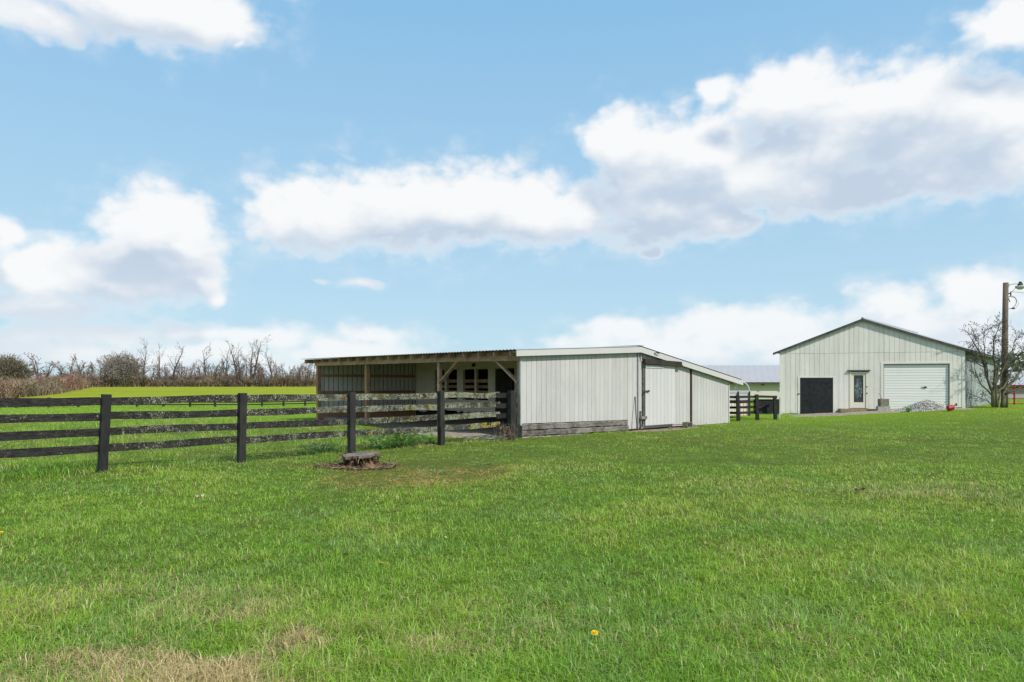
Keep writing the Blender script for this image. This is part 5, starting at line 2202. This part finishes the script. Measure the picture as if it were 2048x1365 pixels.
    if zone == 'pasture':
        pst = pst + .16 * sstep(.5, .7, fbm(x / 1.3, y / 1.3, 23, 3)) + .35 * spot(-1.7, 17.2, 1.8, .8) + .3 * spot(-3.2, 16.6, 1.2, .5)
    isd = RNG.random(n) < dead
    iss = (RNG.random(n) < pst) & ~isd
    v = RNG.uniform(.7, 1.3, (n, 1))
    col[iss] = straw * 1.0
    col[isd] = brown + (straw - brown) * RNG.random((isd.sum(), 1)) * .45
    col = col * v
    h = h * (1 - .5 * dead)
    h[iss] *= .85
    yl = sstep(25, 70, D)[:, None] if zone == 'pasture' else sstep(22, 36, D)[:, None] * .5
    col = col * (1 - yl) + (np.array((0.27, 0.40, 0.022)) * v) * yl
    # geometry
    a = fan + RNG.normal(0, .9, n)
    lean = np.abs(RNG.normal(.95, .52, n))
    lean[isd] += .5
    dx, dy = np.cos(a), np.sin(a)
    sx, sy = -dy, dx
    tw = RNG.normal(0, .5, n)
    sx, sy = np.cos(a + np.pi / 2 + tw), np.sin(a + np.pi / 2 + tw)
    base = np.stack([x, y, z], -1)
    side = np.stack([sx, sy, np.zeros(n)], -1) * w[:, None] * .5
    ml = h * .55
    midp = base + np.stack([dx * ml * lean * .5, dy * ml * lean * .5, ml], -1)
    tl_ = h * lean * 1.1
    tip = base + np.stack([dx * tl_, dy * tl_, h * np.clip(1.05 - .35 * lean, .35, 1)], -1)
    near = D < 13
    bn, mn, tn_, sn_, cn = base[near], midp[near], tip[near], side[near], col[near]
    N1 = len(bn)
    v1 = np.stack([bn - sn_, bn + sn_, mn + sn_ * .85, mn - sn_ * .85, tn_], 1).reshape(-1, 3)
    i1 = np.arange(N1)[:, None] * 5
    f1 = np.concatenate([i1 + np.array([[0, 1, 2, 3]]), i1 + np.array([[3, 2, 4]])], 1).reshape(-1)
    l1 = np.tile([4, 3], N1)
    bf_, tf_, sf_, cf_ = base[~near], tip[~near], side[~near], col[~near]
    N2 = len(bf_)
    v2 = np.stack([bf_ - sf_, bf_ + sf_, tf_], 1).reshape(-1, 3)
    f2 = np.arange(N2 * 3) + len(v1)
    l2 = np.full(N2, 3)
    # roots of a blade are paler sheath and thatch coloured
    t1 = np.repeat(cn, 5, 0).reshape(-1, 5, 3)
    t2 = np.repeat(cf_, 3, 0).reshape(-1, 3, 3)
    tint = np.concatenate([t1.reshape(-1, 3), t2.reshape(-1, 3)])
    o = mesh_np(name, np.concatenate([v1, v2]), np.concatenate([f1, f2]), np.concatenate([l1, l2]), tint, M['blade'])
    tag(o, label, kind='stuff')
    return n


blades('lawn_grass', 920000, 1.9, 46, 'short mown green lawn grass with straw coloured patches', 'lawn')
blades('pasture_grass', 380000, 10.0, 85, 'rough tufted pasture grass behind the board fence', 'pasture')


st = Sticks()
random.seed(77)
cl_centres = []
for _ in range(95):
    D = 3.2 * (14 / 3.2) ** random.random()
    cl_centres.append((random.uniform(-.8, .8) * D, D, random.uniform(.06, .28), random.randint(10, 45), random.random()))
CLC = [(0.17, 0.32, 0.035), (0.22, 0.36, 0.04), (0.14, 0.26, 0.045), (0.25, 0.36, 0.04)]
for (cx, cy, rr, n, kind_) in cl_centres:
    if (cx - pp[1].x) * (-fn.x) + (cy - pp[1].y) * (-fn.y) > -.4: continue
    c0 = random.choice(CLC)
    for _ in range(n):
        x, y = random.gauss(cx, rr), random.gauss(cy, rr)
        z = G(x, y) + random.uniform(.0, .034)
        a = random.uniform(0, 6.28)
        c = tuple(q * random.uniform(.75, 1.25) for q in c0)
        if kind_ < .6:      # clover: three leaflets
            for k in range(3):
                st.leaf(Vector((x, y, z)), Vector((math.cos(a + k * 2.09), math.sin(a + k * 2.09), random.uniform(.1, .8))), .013, c)
        else:               # plantain: long flat leaves
            st.leaf(Vector((x, y, z - .01)), Vector((math.cos(a), math.sin(a), random.uniform(.3, 1.0))), random.uniform(.022, .045), c)
for _ in range(170):        # bits of fallen leaf
    D = 3.2 * (16 / 3.2) ** random.random()
    x = random.uniform(-.8, .8) * D
    if (x - pp[1].x) * (-fn.x) + (D - pp[1].y) * (-fn.y) > -.4: continue
    st.leaf(Vector((x, D, G(x, D) + .035)), rvec(1) + Vector((0, 0, .5)), random.uniform(.012, .028), random.choice([(0.30, 0.19, 0.09), (0.36, 0.26, 0.13), (0.2, 0.12, 0.06), (0.42, 0.34, 0.06)]))
tag(st.build('clover_patches', M['leaf']), 'low clover plantain and leaf bits scattered through the lawn', kind='stuff')


# dandelions and fallen leaves in the lawn
def dandelion(px, py, label, r=0.021, hgt=None):
    D = F_PX * CAM_H / (py - HOR) * 0.97
    X = hx(px, D)
    z = G(X, D)
    hgt = hgt or 0.075
    t = thing('dandelion', (X, D, z), label, 'flower')
    mb = MB()
    mb.tube([(X, D, z), (X + .004, D, z + hgt)], .0025, 5)
    mb.build('stem', M['turf'], t)
    mb = MB()
    c = Vector((X + .004, D, z + hgt))
    tilt = Vector((0, -.45, 1)).normalized()
    u = tilt.cross(Vector((1, 0, 0))).normalized()
    w = tilt.cross(u)
    for ring, (rr, lift, n) in enumerate(((1.0, .15, 15), (.72, .35, 13), (.42, .6, 9))):
        for k in range(n):
            a = 6.283 * k / n + ring * .2
            d = (u * math.cos(a) + w * math.sin(a))
            s = tilt.cross(d)
            tip = c + d * r * rr + tilt * r * lift
            mb.add([c - s * .002, c + s * .002, tip + s * .0028, tip - s * .0028], [(0, 1, 2, 3)])
    mb.build('flower_head', M['petal'], t)


dandelion(1188, 1276, 'yellow dandelion flower open in the near lawn')
dandelion(2, 1070, 'yellow dandelion flower at the edge of the near lawn', .02)
LEAFT = [(1720, 981, 0.09, (0.24, 0.15, 0.09), 'small brown lump of dead leaf on the lawn below the barn'),
         (400, 995, 0.07, (0.26, 0.16, 0.07), 'tan fallen leaf on the lawn before the fence'),
         (768, 1128, 0.06, (0.42, 0.36, 0.03), 'yellow fallen leaf among the lawn blades')]
for (px, py, s, c, lab) in LEAFT:
    D = F_PX * CAM_H / (py - HOR) * .97
    X = hx(px, D)
    z = G(X, D) + .05
    st = Sticks()
    for k in range(7):
        d = Vector((math.cos(k * .9) * 1.0, math.sin(k * .9) * .8, random.uniform(.0, .5)))
        st.leaf(Vector((X, D, z)), d, s * random.uniform(.6, 1.1), tuple(q * random.uniform(.7, 1.2) for q in c))
    tag(st.build('fallen_leaf', M['leaf'], None, (X, D, z)), lab, 'leaf')
